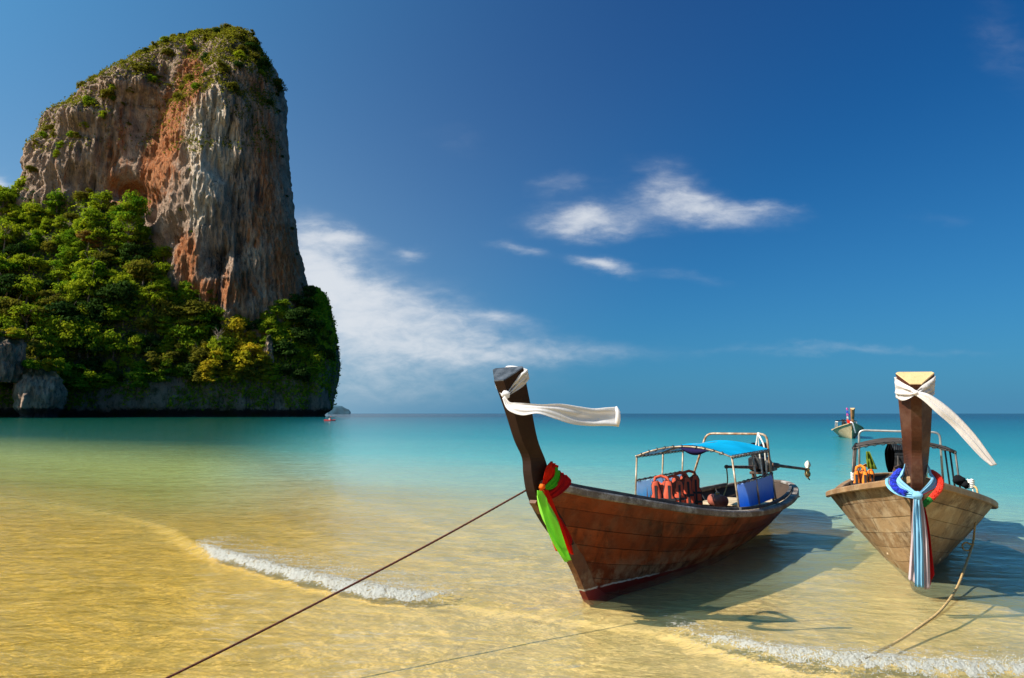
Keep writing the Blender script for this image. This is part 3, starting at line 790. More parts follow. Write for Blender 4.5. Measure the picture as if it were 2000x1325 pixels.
mask = (np.arange(Ps.shape[0])[:, None]   >= NT1 - 14) & (qx > -25) & (qx < np.where(qy < 690, 606, 640)) & (np.arange(Ps.shape[0])[:, None] < Ps.shape[0] - 4) & (np.arange(Ps.shape[0])[:, None] % 3 == 0) & (np.arange(NS)[None] % 2 == 0)
for i, j in scatter(SLOPE, SLOPE_PX, mask, 24, 205, 1.25):
    px, py = SLOPE_PX[i, j]
    r = rng.random()
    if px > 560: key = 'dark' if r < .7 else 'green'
    elif 380 < px < 540 and py > 660: key = 'yellow' if r < .5 else ('olive' if r < .6 else 'green')
    else: key = 'green' if r < .70 else ('olive' if r < .84 else 'dark')
    s = float(np.clip(rng.lognormal(-.08, .30), .45, 1.5)) * (.75 if px > 590 else 1)
    lab = slope_label(px, py, key)
    plant_tree('tree', SLOPE[i, j], s, key, lab, 'tree', lab, sz=rng.uniform(.75, 1.3))
# crest of the tower, its left shoulder and its seaward edge
CREST = [(420, 62), (440, 60), (460, 62), (480, 70), (495, 84), (508, 100), (400, 66), (380, 74), (360, 84), (340, 94), (322, 100), (305, 108), (290, 118), (272, 126), (255, 136), (240, 146), (225, 156), (210, 166), (195, 178),
         (180, 188), (165, 200), (150, 208), (132, 218), (115, 226), (100, 234), (90, 246), (520, 122), (532, 138), (545, 158)]
for px, py in CREST[::2]:
    for q in range(2):
        ax, ay = px + rng.uniform(-12, 12) + (q * 5 if px < 400 else -q * 4), py + 6 + q * rng.uniform(7, 15)
        i, j = nearest(TOWER, TOWER_PX, ax, ay)
        key = ('olive', 'green', 'olive', 'dark')[int(rng.integers(4))] if px < 470 else ('dark', 'olive')[int(rng.integers(2))]
        lab = crest_label(TOWER_PX[i, j, 0], key)
        plant_tree('tree', TOWER[i, j], rng.uniform(.5, .85), key, lab, 'tree', lab, sink=5.8)
up_n = grid_normals(TOWER); up_n = up_n * (1 if (up_n[NZ // 2, NF // 2, :2] @ nf) > 0 else -1)
_ii = np.argwhere((up_n[..., 2] > .30 + .25 * pnoise(TOWER[..., 0] * .06, TOWER[..., 1] * .06, TOWER[..., 2] * .06)) & (TOWER_PX[..., 1] < 300) & (TOWER_PX[..., 0] > 20))
_ii = _ii[rng.integers(0, len(_ii), 40000)]
pp = TOWER[_ii[:, 0], _ii[:, 1]] + rng.normal(0, .9, (len(_ii), 3)) + np.array([0, 0, 1.0])
v_, f_ = leaf_quads(pp, np.tile(np.array([[-.3, -.4, .8]]), (len(pp), 1)), .85, .8)
tag(link('crest_undergrowth', mesh_data('crest_undergrowth', v_, f_, MAT['leaf_olive'])), 'olive green scrub covering the ledges and crest of the limestone tower', 'scrub', None, 'stuff')
_m = (up_n[..., 2] > .42) & (TOWER_PX[..., 1] < 280) & (TOWER_PX[..., 0] > 30) & (np.arange(NZ)[:, None] % 2 == 0) & (np.arange(NF)[None] % 2 == 0)
for i, j in scatter(TOWER, TOWER_PX, _m, 13, 52):
    key = ('olive', 'green', 'olive', 'dark')[int(rng.integers(4))]; lab = crest_label(TOWER_PX[i, j, 0], key)
    plant_tree('tree', TOWER[i, j], rng.uniform(.42, .72), key, lab, 'tree', lab, sink=5.8)
for px, py in [(118, 282), (125, 250), (108, 262), (85, 262), (140, 262), (70, 285), (60, 300), (200, 225), (225, 190), (250, 175), (110, 300), (165, 245), (62, 330), (50, 345)]:
    i, j = nearest(TOWER, TOWER_PX, px, py + 6)
    plant_tree('tree', TOWER[i, j], rng.uniform(.38, .6), 'olive' if rng.random() < .6 else 'green', 'bushy tree clinging to the left shoulder of the limestone tower', 'tree', 'trees on the left shoulder', sink=5.8)
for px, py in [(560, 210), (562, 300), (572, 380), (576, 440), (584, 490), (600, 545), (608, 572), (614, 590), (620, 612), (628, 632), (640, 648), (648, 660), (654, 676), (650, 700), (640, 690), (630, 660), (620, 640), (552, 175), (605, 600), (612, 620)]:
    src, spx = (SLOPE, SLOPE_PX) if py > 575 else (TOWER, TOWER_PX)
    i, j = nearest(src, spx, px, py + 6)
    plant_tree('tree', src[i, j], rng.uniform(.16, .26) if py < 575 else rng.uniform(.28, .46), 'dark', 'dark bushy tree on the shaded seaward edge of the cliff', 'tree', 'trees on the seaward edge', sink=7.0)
SHRUBS = [(352, 408, .22), (372, 452, .18), (250, 240, .25), (350, 290, .16), (383, 270, .12), (370, 330, .13), (380, 350, .14), (330, 165, .25), (310, 150, .3), (240, 200, .25), (340, 108, .3), (450, 175, .14), (465, 150, .12)]
for px, py, s in SHRUBS:
    i, j = nearest(TOWER, TOWER_PX, px, py + 3)
    plant_tree('shrub', TOWER[i, j], s, 'green' if s < .24 else 'olive', 'small green shrub rooted in a crack of the cliff face', 'shrub', 'shrubs on the cliff face', sink=5.5)
def bare_tree(px, py, s, label):
    i, j = nearest(SLOPE, SLOPE_PX, px, py)
    root = empty('bare_tree', loc=SLOPE[i, j] + np.array([0, -6, 3])); root.scale = (s, s, s)
    m_ = MB(); m_.tube([(0, 0, -3), (.3, 0, 6), (-.2, .2, 13)], [.5, .38, .2], 6); m_.build('trunk', MAT['bark_pale'], root)
    b_ = MB()
    for k in range(16):
        a = k * 2.4; h0 = 5 + k * .5; L_ = rng.uniform(3, 6)
        p0 = np.array([0, 0, h0]); p1 = p0 + np.array([math.cos(a) * L_ * .5, math.sin(a) * L_ * .5, L_ * .45]); p2 = p1 + np.array([math.cos(a + .5) * L_ * .5, math.sin(a + .5) * L_ * .5, L_ * .6])
        b_.tube([p0, p1, p2], [.2, .13, .05], 5); b_.tube([p1, p1 + np.array([math.cos(a - .8), math.sin(a - .8), 1.0]) * L_ * .4], [.1, .04], 4)
    b_.build('branches', MAT['bark_pale'], root)
    tag(root, label, 'tree')
bare_tree(258, 492, .9, 'bare pale tree with forked branches below the rust brown tree')
bare_tree(20, 500, .9, 'bare grey tree in the shaded forest at the far left')
bare_tree(432, 690, .7, 'bare whitish tree among the bright green crowns right of centre')
# undergrowth over the slope and creepers down the rock band
sel = rng.integers(0, SLOPE.shape[0], 52000), rng.integers(0, NS, 52000)
pp = SLOPE[sel]; cov = fbm(pp[:, 0] * .06, pp[:, 1] * .06, pp[:, 2] * .03, 3)
rowf = sel[0]
keep = ((rowf >= NT1) | ((cov > -.08) & (pp[:, 2] > 5)) | ((rowf > NT1 * .6) & (cov > -.3))) & (SLOPE_PX[sel][:, 0] > -40)
pp = pp[keep] + rng.normal(0, .8, (keep.sum(), 3)) + np.array([0, -.6, .8])
v_, f_ = leaf_quads(pp, np.tile(np.array([[-.2, -.6, .7]]), (len(pp), 1)), .95, .8)
ug = tag(link('undergrowth', mesh_data('undergrowth', v_, f_, MAT['leaf_green'])), 'green undergrowth and creepers between the trees of the slope', 'undergrowth', None, 'stuff')

# ------------------------------------------------------------------ rock outcrops and the far island
def outcrop(name, px0, px1, py_top, py_bot, R, depth, label, seed, orange_=0, shrubs=4):
    c0, c1 = at_range(px0, py_bot, R), at_range(px1, py_bot, R)
    top = at_range((px0 + px1) / 2, py_top, R)[2]; bot = min(c0[2], c1[2]) - 3
    ctr = (c0 + c1) / 2; w = np.linalg.norm(c1 - c0) / 2
    nz, nf = 70, 160
    tz, ph = np.meshgrid(np.linspace(0, 1, nz), np.linspace(0, 2 * math.pi, nf, endpoint=False), indexing='ij')
    rr = np.sqrt(np.clip(1 - tz ** 3.2, 0, 1)) * (.88 + .12 * np.sin(tz * 3))
    ax = (c1 - c0)[:2] / np.linalg.norm((c1 - c0)[:2]); ay = np.array([-ax[1], ax[0]])
    lx, ly = np.cos(ph) * rr * w, np.sin(ph) * rr * depth
    P = np.stack([ctr[0] + ax[0] * lx + ay[0] * ly, ctr[1] + ax[1] * lx + ay[1] * ly, bot + (top - bot) * tz], -1)
    n_ = grid_normals(P)
    if n_[nz // 3, 0, :2] @ ax < 0: n_ = -n_
    x, y, z = P[..., 0] + seed, P[..., 1], P[..., 2]
    dsp = w * .30 * fbm(x * .06, y * .06, z * .05, 3) + 2.6 * fbm(x * .22, y * .22, z * .04, 4, .6) + .9 * fbm(x * .9, y * .9, z * .3, 2) - (3.0 * np.exp(-((z - 1) / 2.5) ** 2) if py_bot > 780 else 0)
    P = P + n_ * dsp[..., None]
    me = mesh_data(name, P.reshape(-1, 3), grid_faces(nz, nf, True)[:, ::-1], MAT['rock'], True)
    add_attr(me, orange=0 * z + orange_, pale=.02 + .4 * pnoise(x * .2, y * .2, z * .03), dark=.16 + .9 * np.clip(1 - (z - 2.5) / 3, 0, 1) * (py_bot > 780), moss=np.clip((tz - .7) * 3, 0, .8) + .22 + .3 * pnoise(x * .08, y * .08, z * .08))
    o = tag(link(name, me), label, 'rock')
    for k in range(shrubs):
        a = rng.uniform(0, 6.28); q = rng.uniform(0, .7)
        p = (ctr[0] + ax[0] * math.cos(a) * q * w + ay[0] * math.sin(a) * q * depth, ctr[1] + ax[1] * math.cos(a) * q * w + ay[1] * math.sin(a) * q * depth, top - 2)
        plant_tree('shrub', p, rng.uniform(.40, .62), 'green' if k % 3 else 'yellow', 'leafy shrub on top of ' + label, 'shrub', 'shrubs on ' + label, sink=5.0)
    return o
outcrop('rock_outcrop', 22, 128, 716, 812, 418, 14, 'ribbed grey rock outcrop standing in the sea', 3, .05, 9)
outcrop('rock_outcrop', -60, 56, 655, 735, 424, 14, 'dark rounded boulder cut by the left edge', 40, 0, 5)
outcrop('rock_outcrop', 514, 536, 656, 700, 446, 4, 'small pale rock pinnacle among the yellow green trees', 80, 0, 0)
Ri = 2600.0
pts = []
for px, hpx in [(640, 14), (650, 17), (660, 18), (668, 15), (675, 11), (681, 8), (685, 2)]:
    pts.append((px, hpx * .8))
rows = []
for k, dr in enumerate((-1, -.6, 0, .6, 1)):
    row = []
    for px, hp in pts:
        p = at_range(px, 806 - hp * math.sqrt(max(0, 1 - dr * dr)), Ri + dr * 30)
        if abs(dr) == 1: p[2] = -2
        row.append(tuple(p + np.array([0, 0, 3 * math.sin(px * 1.7 + k)])))
    rows.append(row)
isl_m = MB().grid(rows).build('island', plain('island_haze_blue', (.03, .085, .12), .9, 0, .4, .03), smooth=True)  # distant haze painted into the island's own blue colour
tag(isl_m, 'small wooded island tinted haze blue on the horizon beside the cliff', None, None, 'structure')

# ------------------------------------------------------------------ long-tail boats
class Boat:
    """hull lines in drawing units: X forward from the stem foot, Y to port, Z up from the water"""
    def __init__(s, x0, y0, th, roll=0.0, ov=.69, L=7.6, B=.836, sm=4.55, a=2.2, c=1.65, z0=.465, zb=.68, zl=4.55, zs=.05, p=.80, q=1.15, keel=None):
        s.__dict__.update(locals())
        psi = math.atan2(-math.cos(th), -math.sin(th))
        s.M = Matrix.Translation((x0 * K, y0 * K, 0)) @ Matrix.Rotation(psi, 4, 'Z') @ Matrix.Rotation(-roll, 4, 'X') @ Matrix.Scale(K, 4)
        s.inv = s.M.inverted()
        kp = np.array(keel or [(.93, 1.0), (.70, .80), (.52, .62), (.27, .34), (.09, .08), (0, 0), (-.35, -.14), (-1.0, -.22), (-3, -.26), (-5, -.20), (-6.1, -.02), (-6.75, .22)])
        s.kp = kp
        o_ = np.argsort(kp[:9, 1]); s.sz, s.sx = kp[:9][o_, 1], kp[:9][o_, 0]
    def hb(s, t):
        t = np.asarray(t, float)
        f1 = 1 - np.clip(1 - t / s.sm, 0, 1) ** s.a
        f2 = np.sqrt(np.clip(1 - np.clip((t - s.sm) / (s.L - s.sm), 0, 1) ** s.c, 0, 1))
        return s.B * np.where(t < s.sm, f1, f2)
    def zr(s, t):
        t = np.asarray(t, float)
        return s.z0 + s.zb * np.clip(1 - t / s.zl, 0, 1) ** 2 + s.zs * np.clip((t - s.zl) / (s.L - s.zl), 0, 1) ** 2
    def rail(s, t, side=1, out=0.0, up=0.0):
        t = np.asarray(t, float)
        return np.stack([s.xat(t, s.zr(t)), side * (s.hb(t) + out), s.zr(t) + up], -1)
    def xat(s, t, z):                           # stations lean forward with the stem near the bow, and aft at the stern
        t = np.asarray(t, float)
        gq = np.clip(1 - t / 2.6, 0, 1) ** 1.5
        st = np.clip((t - (s.L - 1.6)) / 1.6, 0, 1) ** 1.5
        return s.ov - t + (np.interp(z, s.sz, s.sx) - s.ov) * gq + .55 * st * np.clip((s.zr(t) - z) / .6, 0, 1)
    def keelp(s, t):
        t = np.asarray(t, float)
        return s.ov - t, np.interp(t / s.L, [0, .07, .2, .53, .76, .92, 1.0], [-.06, -.15, -.22, -.26, -.18, .0, .18])
    def P(s, t, w, side=1, off=0.0):
        t, w = np.broadcast_arrays(np.asarray(t, float), np.asarray(w, float))
        def f(t, w):
            xk, zk = s.keelp(t)
            w = np.clip(w, 0, 1)
            z = zk + (s.zr(t) - zk) * w ** s.q
            return np.stack([s.xat(t, z), s.hb(t) * w ** s.p, z], -1)
        p = f(t, w)
        if off:
            e = 2e-3
            du = f(np.clip(t + e, 0, s.L), w) - f(np.clip(t - e, 0, s.L), w); dw = f(t, np.clip(w + e, .01, 1)) - f(t, np.clip(w - e, 0.008, .999))
            n = np.cross(dw, du); n /= np.linalg.norm(n, axis=-1, keepdims=True) + 1e-12
            n = np.where(n[..., 1:2] < 0, -n, n)
            p = p + n * off
        p = p * np.array([1, side, 1])
        return p
    def bp(s, px, py, off=0.0):                 # point of the boat at that offset from its centre plane
        o = s.inv @ Vector((0, 0, EYE)); d = (s.inv.to_3x3() @ Vector(ray(px, py)))
        t = (off - o.y) / d.y
        return tuple(o + d * t)
    def bx(s, px, py, X):                       # ... at that station
        o = s.inv @ Vector((0, 0, EYE)); d = (s.inv.to_3x3() @ Vector(ray(px, py)))
        t = (X - o.x) / d.x
        return tuple(o + d * t)

def hull_parts(b, root, mats, strakes, seedn, plank_len=1.55, planks=True, thick=.016):
    r_ = random.Random(seedn)
    ts = np.linspace(0, b.L, 70); ws = np.linspace(0, 1, 14)
    T, Wg = np.meshgrid(ts, ws, indexing='ij')
    rows = []
    both = np.concatenate([b.P(T, Wg, 1)[:, ::-1], b.P(T, Wg, -1)[:, 1:]], 1)
    hull = MB().grid([[tuple(p) for p in row] for row in both]).build('hull', mats['hull'], root, smooth=True)
    if planks:
        for side in (1, -1):
            for k in range(len(strakes) - 1):
                w0, w1 = strakes[k], strakes[k + 1]
                t = .04 if k % 2 else .04
                nxt = t + plank_len * r_.uniform(.35, 1.0)
                while t < b.L - .25:
                    t1 = min(nxt, b.L - .03)
                    if b.L - t1 < .5: t1 = b.L - .03
                    n = max(3, int((t1 - t) / .16) + 2)
                    tt_ = np.linspace(t + .0022, t1 - .0022, n)
                    wr = np.linspace(w0 + .0022, w1 - .0022, 4)
                    off = thick + r_.uniform(-.003, .003)
                    Tq, Wq = np.meshgrid(tt_, wr, indexing='ij')
                    outer = b.P(Tq, Wq, side, off); inner = b.P(Tq, Wq, side, .001)
                    ring = [[tuple(inner[i, 0])] + [tuple(p) for p in outer[i]] + [tuple(inner[i, -1])] for i in range(n)]
                    m_ = MB().grid(ring)
                    c = len(ring[0])
                    m_.f += [tuple(range(c)), tuple((n - 1) * c + i for i in range(c - 1, -1, -1))]
                    o = m_.build('plank', mats['plank'], hull)
                    t = t1; nxt = t1 + plank_len * r_.uniform(.75, 1.25)
    # gunwales, swept rectangles with softened edges
    tr_ = np.concatenate([np.linspace(.0, .5, 8), np.linspace(.5, b.L - .5, 50)[1:], np.linspace(b.L - .5, b.L, 14)[1:]])
    for side in (1, -1):
        R = b.rail(tr_, side)
        d = np.gradient(R, axis=0); d /= np.linalg.norm(d, axis=1, keepdims=True)
        lat = np.cross(d, [0, 0, 1]); lat /= np.linalg.norm(lat, axis=1, keepdims=True)
        if lat[20, 1] * side < 0: lat = -lat
        prof = [(-.035, -.012), (.040, -.045), (.056, -.035), (.058, .012), (.046, .026), (-.030, .030), (-.040, .020)]
        ring = [[tuple(R[i] + lat[i] * a + np.array([0, 0, 1]) * h) for a, h in prof] for i in range(len(R))]
        m_ = MB().grid(ring, True); n = len(prof)
        m_.f += [tuple(range(n)), tuple((len(R) - 1) * n + i for i in range(n - 1, -1, -1))]
        m_.build('gunwale', mats['rail'], root)
    # stem and keel timber
    kp = b.kp[b.kp[:, 0] > -1.5]
    kp = spline(np.c_[kp, np.zeros(len(kp))], 30)[:, :2]
    d = np.gradient(kp, axis=0); d /= np.linalg.norm(d, axis=1, keepdims=True)
    nrm = np.stack([-d[:, 1], d[:, 0]], 1); nrm = np.where(nrm[:, :1] < 0, -nrm, nrm)
    ring = []
    for i in range(len(kp)):
        f_, k_ = kp[i] + nrm[i] * .045, kp[i] - nrm[i] * .10
        ring.append([(f_[0], .030, f_[1]), (k_[0], .055, k_[1]), (k_[0], -.055, k_[1]), (f_[0], -.030, f_[1])])
    m_ = MB().grid(ring, True); m_.f += [(0, 1, 2, 3), tuple(4 * (len(kp) - 1) + i for i in (3, 2, 1, 0))]
    m_.build('stem', mats['stem'], root)
    return hull

def post_rings(secs):
    out = []
    for (fx, fz), (bx_, bz), fw, bw in secs:
        c = .015
        out.append([(fx, fw, fz), (fx - c, fw + c * .6, fz + (bz - fz) * .08), (bx_ + c, bw, bz - (bz - fz) * .08), (bx_, bw - c, bz), (bx_, -bw + c, bz), (bx_ + c, -bw, bz - (bz - fz) * .08), (fx - c, -fw - c * .6, fz + (bz - fz) * .08), (fx, -fw, fz)])
    return out
POST = [((.50, .55), (.20, .55), .04, .05), ((.78, .80), (.40, .86), .045, .06), ((.96, 1.02), (.60, 1.04), .045, .075), ((1.02, 1.20), (.80, 1.20), .042, .095), ((1.04, 1.34), (.90, 1.33), .040, .105), ((1.15, 1.49), (1.02, 1.49), .040, .115),
        ((1.28, 1.74), (1.13, 1.75), .042, .13), ((1.405, 1.955), (1.26, 2.065), .046, .15)]
def prow_post(b, root, mat, cap, secs=POST):
    n = 6
    P_ = np.array([[s[0][0], s[0][1], s[1][0], s[1][1], s[2], s[3]] for s in secs])
    Q = np.concatenate([np.c_[spline(P_[:, :3], 36), spline(P_[:, 3:], 36)]])
    rings = post_rings([((q[0], q[1]), (q[2], q[3]), q[4], q[5]) for q in Q])
    m_ = MB().grid(rings, True)
    po = m_.build('prow_post', mat, root)
    top = rings[-1]
    up = [(x, y * .97, z + .008) for x, y, z in top]
    cm_ = MB().grid([top, up], True); cm_.f.append(tuple(len(top) + i for i in range(len(top))))
    cm_.build('end_grain', cap, po)
    return rings

def ribbon(name, up, lo, mat, M=None, parent=None, n=40, m=10, fold=.012, waves=3.0, seed=0, thick=.003, curl=0.0):
    n, m = max(n, 30), max(m, 14)
    """strip of cloth between two edge lines, with soft folds running along it"""
    a, b = spline(up, n), spline(lo, n)
    r_ = np.random.default_rng(seed)
    ph = r_.uniform(0, 6.28, 3)
    t = np.linspace(0, 1, n)[:, None]; w = np.linspace(0, 1, m)[None]
    P_ = a[:, None] * (1 - w[..., None]) + b[:, None] * w[..., None]
    nrm = grid_normals(P_)
    d = fold * (np.sin(w * waves * 6.28 + ph[0] + 1.5 * np.sin(t * 3 + ph[1])) + .6 * np.sin(w * waves * 11 + t * 5 + ph[2]) + .35 * np.sin(w * waves * 23 - t * 9 + ph[1]) + .5 * np.sin(t * 17 + w * 4 + ph[0]) * w * (1 - w) * 2)
    P_ = P_ + nrm * (d * np.minimum(1, t * 6 + .25))[..., None]
    top = P_ + nrm * thick / 2; bot = P_ - nrm * thick / 2
    ring = [[tuple(p) for p in top[i]] + [tuple(p) for p in bot[i][::-1]] for i in range(n)]
    m_ = MB().grid(ring, True)
    c = 2 * m
    m_.f += [tuple(range(c - 1, -1, -1)), tuple((n - 1) * c + i for i in range(c))]
    return m_.build(name, mat, parent, M, True)
def knot(m_, c, r, seed=0):
    r_ = random.Random(seed)
    rows = []
    for i in range(9):
        th = math.pi * i / 8; row = []
        for k in range(12):
            ph = 2 * math.pi * k / 12
            q = r * (1 + .18 * math.sin(3 * ph + seed) * math.sin(th) + .12 * math.sin(5 * th + ph))
            row.append((c[0] + q * math.sin(th) * math.cos(ph), c[1] + q * math.sin(th) * math.sin(ph), c[2] + q * math.cos(th) * .9))
        rows.append(row)
    m_.grid(rows, True)
    return m_
def rope_mesh(path, r, n=90, twist=40, strands=3):
    P_ = spline(path, n)
    m_ = MB()
    d = np.gradient(P_, axis=0); d /= np.linalg.norm(d, axis=1, keepdims=True)
    ref = np.array([0, 0, 1.0]) if abs(d[0, 2]) < .9 else np.array([1.0, 0, 0])
    a = np.cross(d, ref); a /= np.linalg.norm(a, axis=1, keepdims=True); b_ = np.cross(d, a)
    for k in range(strands):
        ang = np.linspace(0, twist * 6.28, n) + k * 6.28 / strands
        q = P_ + (a * np.cos(ang)[:, None] + b_ * np.sin(ang)[:, None]) * r * .48
        m_.tube([tuple(p) for p in q], r * .62, 6)
    return m_

def lashings(rootpart, mat, p0, p1, n, r, name='lashing'):
    p0, p1 = np.array(p0), np.array(p1)
    ax = p1 - p0; ax /= np.linalg.norm(ax)
    s_ = np.cross(ax, [0, 0, 1.0]); s_ /= np.linalg.norm(s_) + 1e-9; u_ = np.cross(s_, ax)
    m_ = MB()
    for k in range(n):
        c = p0 + (p1 - p0) * ((k + .5) / n)
        loop = [tuple(c + s_ * math.cos(a) * r + u_ * math.sin(a) * r + ax * r * 1.2 * math.sin(a + 1)) for a in np.linspace(0, 6.28, 9)[:-1]]
        m_.tube(loop, r * .22, 5, closed=True)
    o = m_.build(name, mat, rootpart); o['kind'] = 'stuff'
    return o

def arc(p0, p1, rise, n=16, flat=.0):
    p0, p1 = np.array(p0, float), np.array(p1, float)
    t = np.linspace(0, 1, n)[:, None]
    return [tuple(q) for q in p0 + (p1 - p0) * t + np.array([0, 0, 1.0]) * rise * (1 - np.abs(2 * t - 1) ** 2.0)]

def rounded(path, r=.06, n=5):
    P_ = [np.array(p, float) for p in path]; out = [tuple(P_[0])]
    for i in range(1, len(P_) - 1):
        a, b, c = P_[i - 1], P_[i], P_[i + 1]
        u1 = (a - b) / np.linalg.norm(a - b); u2 = (c - b) / np.linalg.norm(c - b)
        q0, q1 = b + u1 * r, b + u2 * r
        for t in np.linspace(0, 1, n):
            out.append(tuple((1 - t) ** 2 * q0 + 2 * t * (1 - t) * b + t * t * q1))
    out.append(tuple(P_[-1])); return out

def engine_part(root, pos, aim, tiller, mats=None):
    """car engine on a swivel with tiller bar forward and the long shaft aft"""
    x, y, z = pos
    e = MB()
    e.box((x, y, z), (.36, .24, .22), None, .03); e.box((x - .02, y, z + .15), (.30, .16, .10), None, .02)
    e.lathe([(0, -.02), (.10, -.02), (.115, 0), (.115, .05), (.10, .06), (0, .06)], (x + .02, y + .12, z - .02), (0, 1, 0), 18)
    eo = e.build('engine', MAT['engine'], root)
    h = MB()
    for k in range(9):
        h.tube(arc((x - .17, y - .11 + k * .027, z + .20), (x + .17, y - .11 + k * .027, z + .20), .10 + .02 * math.sin(k), 8), .012, 5)
    h.build('hose_cover', MAT['engine'], eo)
    f = MB().lathe([(0, .0), (.055, .0), (.065, .02), (.03, .03), (.03, .05), (0, .05)], (x + .02, y + .18, z - .02), (0, 1, 0), 16)
    f.build('flywheel', MAT['engine_rust'], eo)
    mt = MB()
    mt.tube([(x - .05, y + .09, z - .12), (x - .02, y + .06, z - .50)], .026, 7); mt.tube([(x + .10, y - .08, z - .12), (x + .02, y - .05, z - .50)], .026, 7)
    mt.tube([(x + .12, y + .09, z - .12), (x + .02, y + .06, z - .50)], .018, 7)
    mt.box((x, y, z - .14), (.42, .20, .04), None, .008)
    mt.build('engine_mount', MAT['engine_rust'], eo)
    d = Vector(aim) - Vector(pos); L = d.length; d.normalize()
    s_ = MB()
    a = Vector(pos) + d * .12
    s_.tube([tuple(a), tuple(a + d * .35), tuple(a + d * (.36)), tuple(Vector(aim))], [.042, .042, .026, .022], 10)
    s_.box(tuple(Vector(pos) + d * .32 + Vector((0, 0, -.06))), (.26, .10, .07), None, .012)
    s_.build('shaft', MAT['tube_dark'], eo)
    side = d.cross(Vector((0, 0, 1))).normalized(); up = side.cross(d)
    def blade(sign, mat):
        bm = MB(); rows = []
        for i in range(6):
            q = i / 5; w = .05 * math.sin(math.pi * (.15 + .80 * q)); tw = .5
            c = Vector(aim) + up * sign * (.02 + .13 * q)
            wd = (side * math.cos(tw) + d * math.sin(tw))
            rows.append([tuple(c - wd * w + d * .004), tuple(c + d * .010), tuple(c + wd * w + d * .004), tuple(c - d * .008)])
        bm.grid(rows, True); bm.f += [(0, 1, 2, 3), (20, 23, 22, 21)]
        return bm.build('propeller_blade', mat, eo, smooth=True)
    blade(1, MAT['blade_white']); blade(-1, MAT['brass'])
    hb = MB().lathe([(0, -.05), (.022, -.04), (.028, 0), (.022, .04), (0, .05)], aim, tuple(d), 10); hb.build('propeller_hub', MAT['brass'], eo)
    sk = MB().tube([tuple(Vector(aim) - d * .07), tuple(Vector(aim) - d * .03 - up * .10), tuple(Vector(aim) + d * .06 - up * .17)], [.010, .009, .012], 6)
    sk.build('skeg', MAT['tube_dark'], eo)
    t_ = MB().tube([(x + .1, y + .02, z - .06), tuple((Vector((x + .1, y + .02, z - .06)) + Vector(tiller)) / 2), tiller], [.026, .024, .020], 8)
    t_.lathe([(0, -.03), (.026, -.025), (.030, 0), (.026, .025), (0, .03)], tiller, tuple(Vector(tiller) - Vector(pos)), 10)
    t_.build('tiller_bar', MAT['engine_rust'], eo)
    pi = MB().tube([(x - .18, y + .06, z + .08), (x - .24, y + .06, z + .12), (x - .24, y + .06, z + .30), (x - .34, y + .06, z + .31)], .022, 7)
    pi.tube([(x + .18, y - .02, z + .1), (x + .24, y - .02, z + .06), (x + .24, y - .02, z - .08), (x + .18, y, z - .1)], .014, 6)
    pi.build('exhaust_pipe', MAT['tube_dark'], eo)
    return eo

def life_jacket(name, M, mat, label, group, straps=True, size=(.34, .46), bulge=.03):
    """foam vest: two front panels and a back panel joined over the shoulders, black binding and belts"""
    root = empty(name, M)
    w, h = size
    def pad(pts, y0, th):                      # outline in x, z pumped up to a cushion
        c = np.mean(pts, axis=0); n = len(pts)
        rows = []
        for f, y in ((1.0, 0), (.985, th * .5), (.90, th * .85), (.55, th), (.04, th * 1.03)):
            rows.append([(c[0] + (p[0] - c[0]) * f, y0 + y, c[1] + (p[1] - c[1]) * f) for p in pts])
        back_ = [(p[0], y0 - .004, p[1]) for p in pts]
        m_ = MB().grid([back_] + rows, True); m_.f += [tuple(range(n - 1, -1, -1)), tuple(5 * n + i for i in range(n))]
        return m_
    def outline(s_):
        k = [(s_ * .012, -h), (s_ * w * .47, -h), (s_ * w * .50, -h * .9), (s_ * w * .49, -h * .52), (s_ * w * .40, -h * .36), (s_ * w * .42, -h * .12), (s_ * w * .36, .0), (s_ * w * .16, .01), (s_ * w * .13, -h * .12), (s_ * .012, -h * .38)]
        return np.array(k if s_ > 0 else k[::-1])
    for s_ in (1, -1):
        pad(outline(s_), .02, bulge).build('front_panel', mat, root, smooth=True)
        e_ = outline(s_)
        MB().tube([(p[0], .022, p[1]) for p in e_], .010, 5, closed=True).build('binding', MAT['strap'], root)
    bk = np.array([(-w * .47, -h), (w * .47, -h), (w * .49, -h * .5), (w * .40, -h * .34), (w * .40, .0), (w * .15, .015), (0, -.02), (-w * .15, .015), (-w * .40, .0), (-w * .40, -h * .34), (-w * .49, -h * .5)])
    m_ = pad(bk, -.02, bulge); m_.v = [(x, -.04 - y, z) for x, y, z in m_.v]; m_.f = [f[::-1] for f in m_.f]
    m_.build('back_panel', mat, root, smooth=True)
    MB().tube([(-w * .3, .02, .0), (-w * .24, -.03, .05), (0, -.06, .075), (w * .24, -.03, .05), (w * .3, .02, .0)], [.016, .019, .020, .019, .016], 8).build('collar', mat, root, smooth=True)
    if straps:
        for zz_ in (-h * .55, -h * .84):
            s_ = MB()
            s_.box((0, .02 + bulge + .006, zz_), (w * 1.0, .008, .030)); s_.box((.0, .02 + bulge + .014, zz_), (.055, .014, .042), None, .004)
            s_.build('strap', MAT['strap'], root)
        for sx in (-1, 1):
            MB().box((sx * w * .27, .02 + bulge + .003, -h * .55), (.030, .006, h * .85)).build('strap', MAT['strap'], root)
    return tag(root, label, 'life jacket', group)

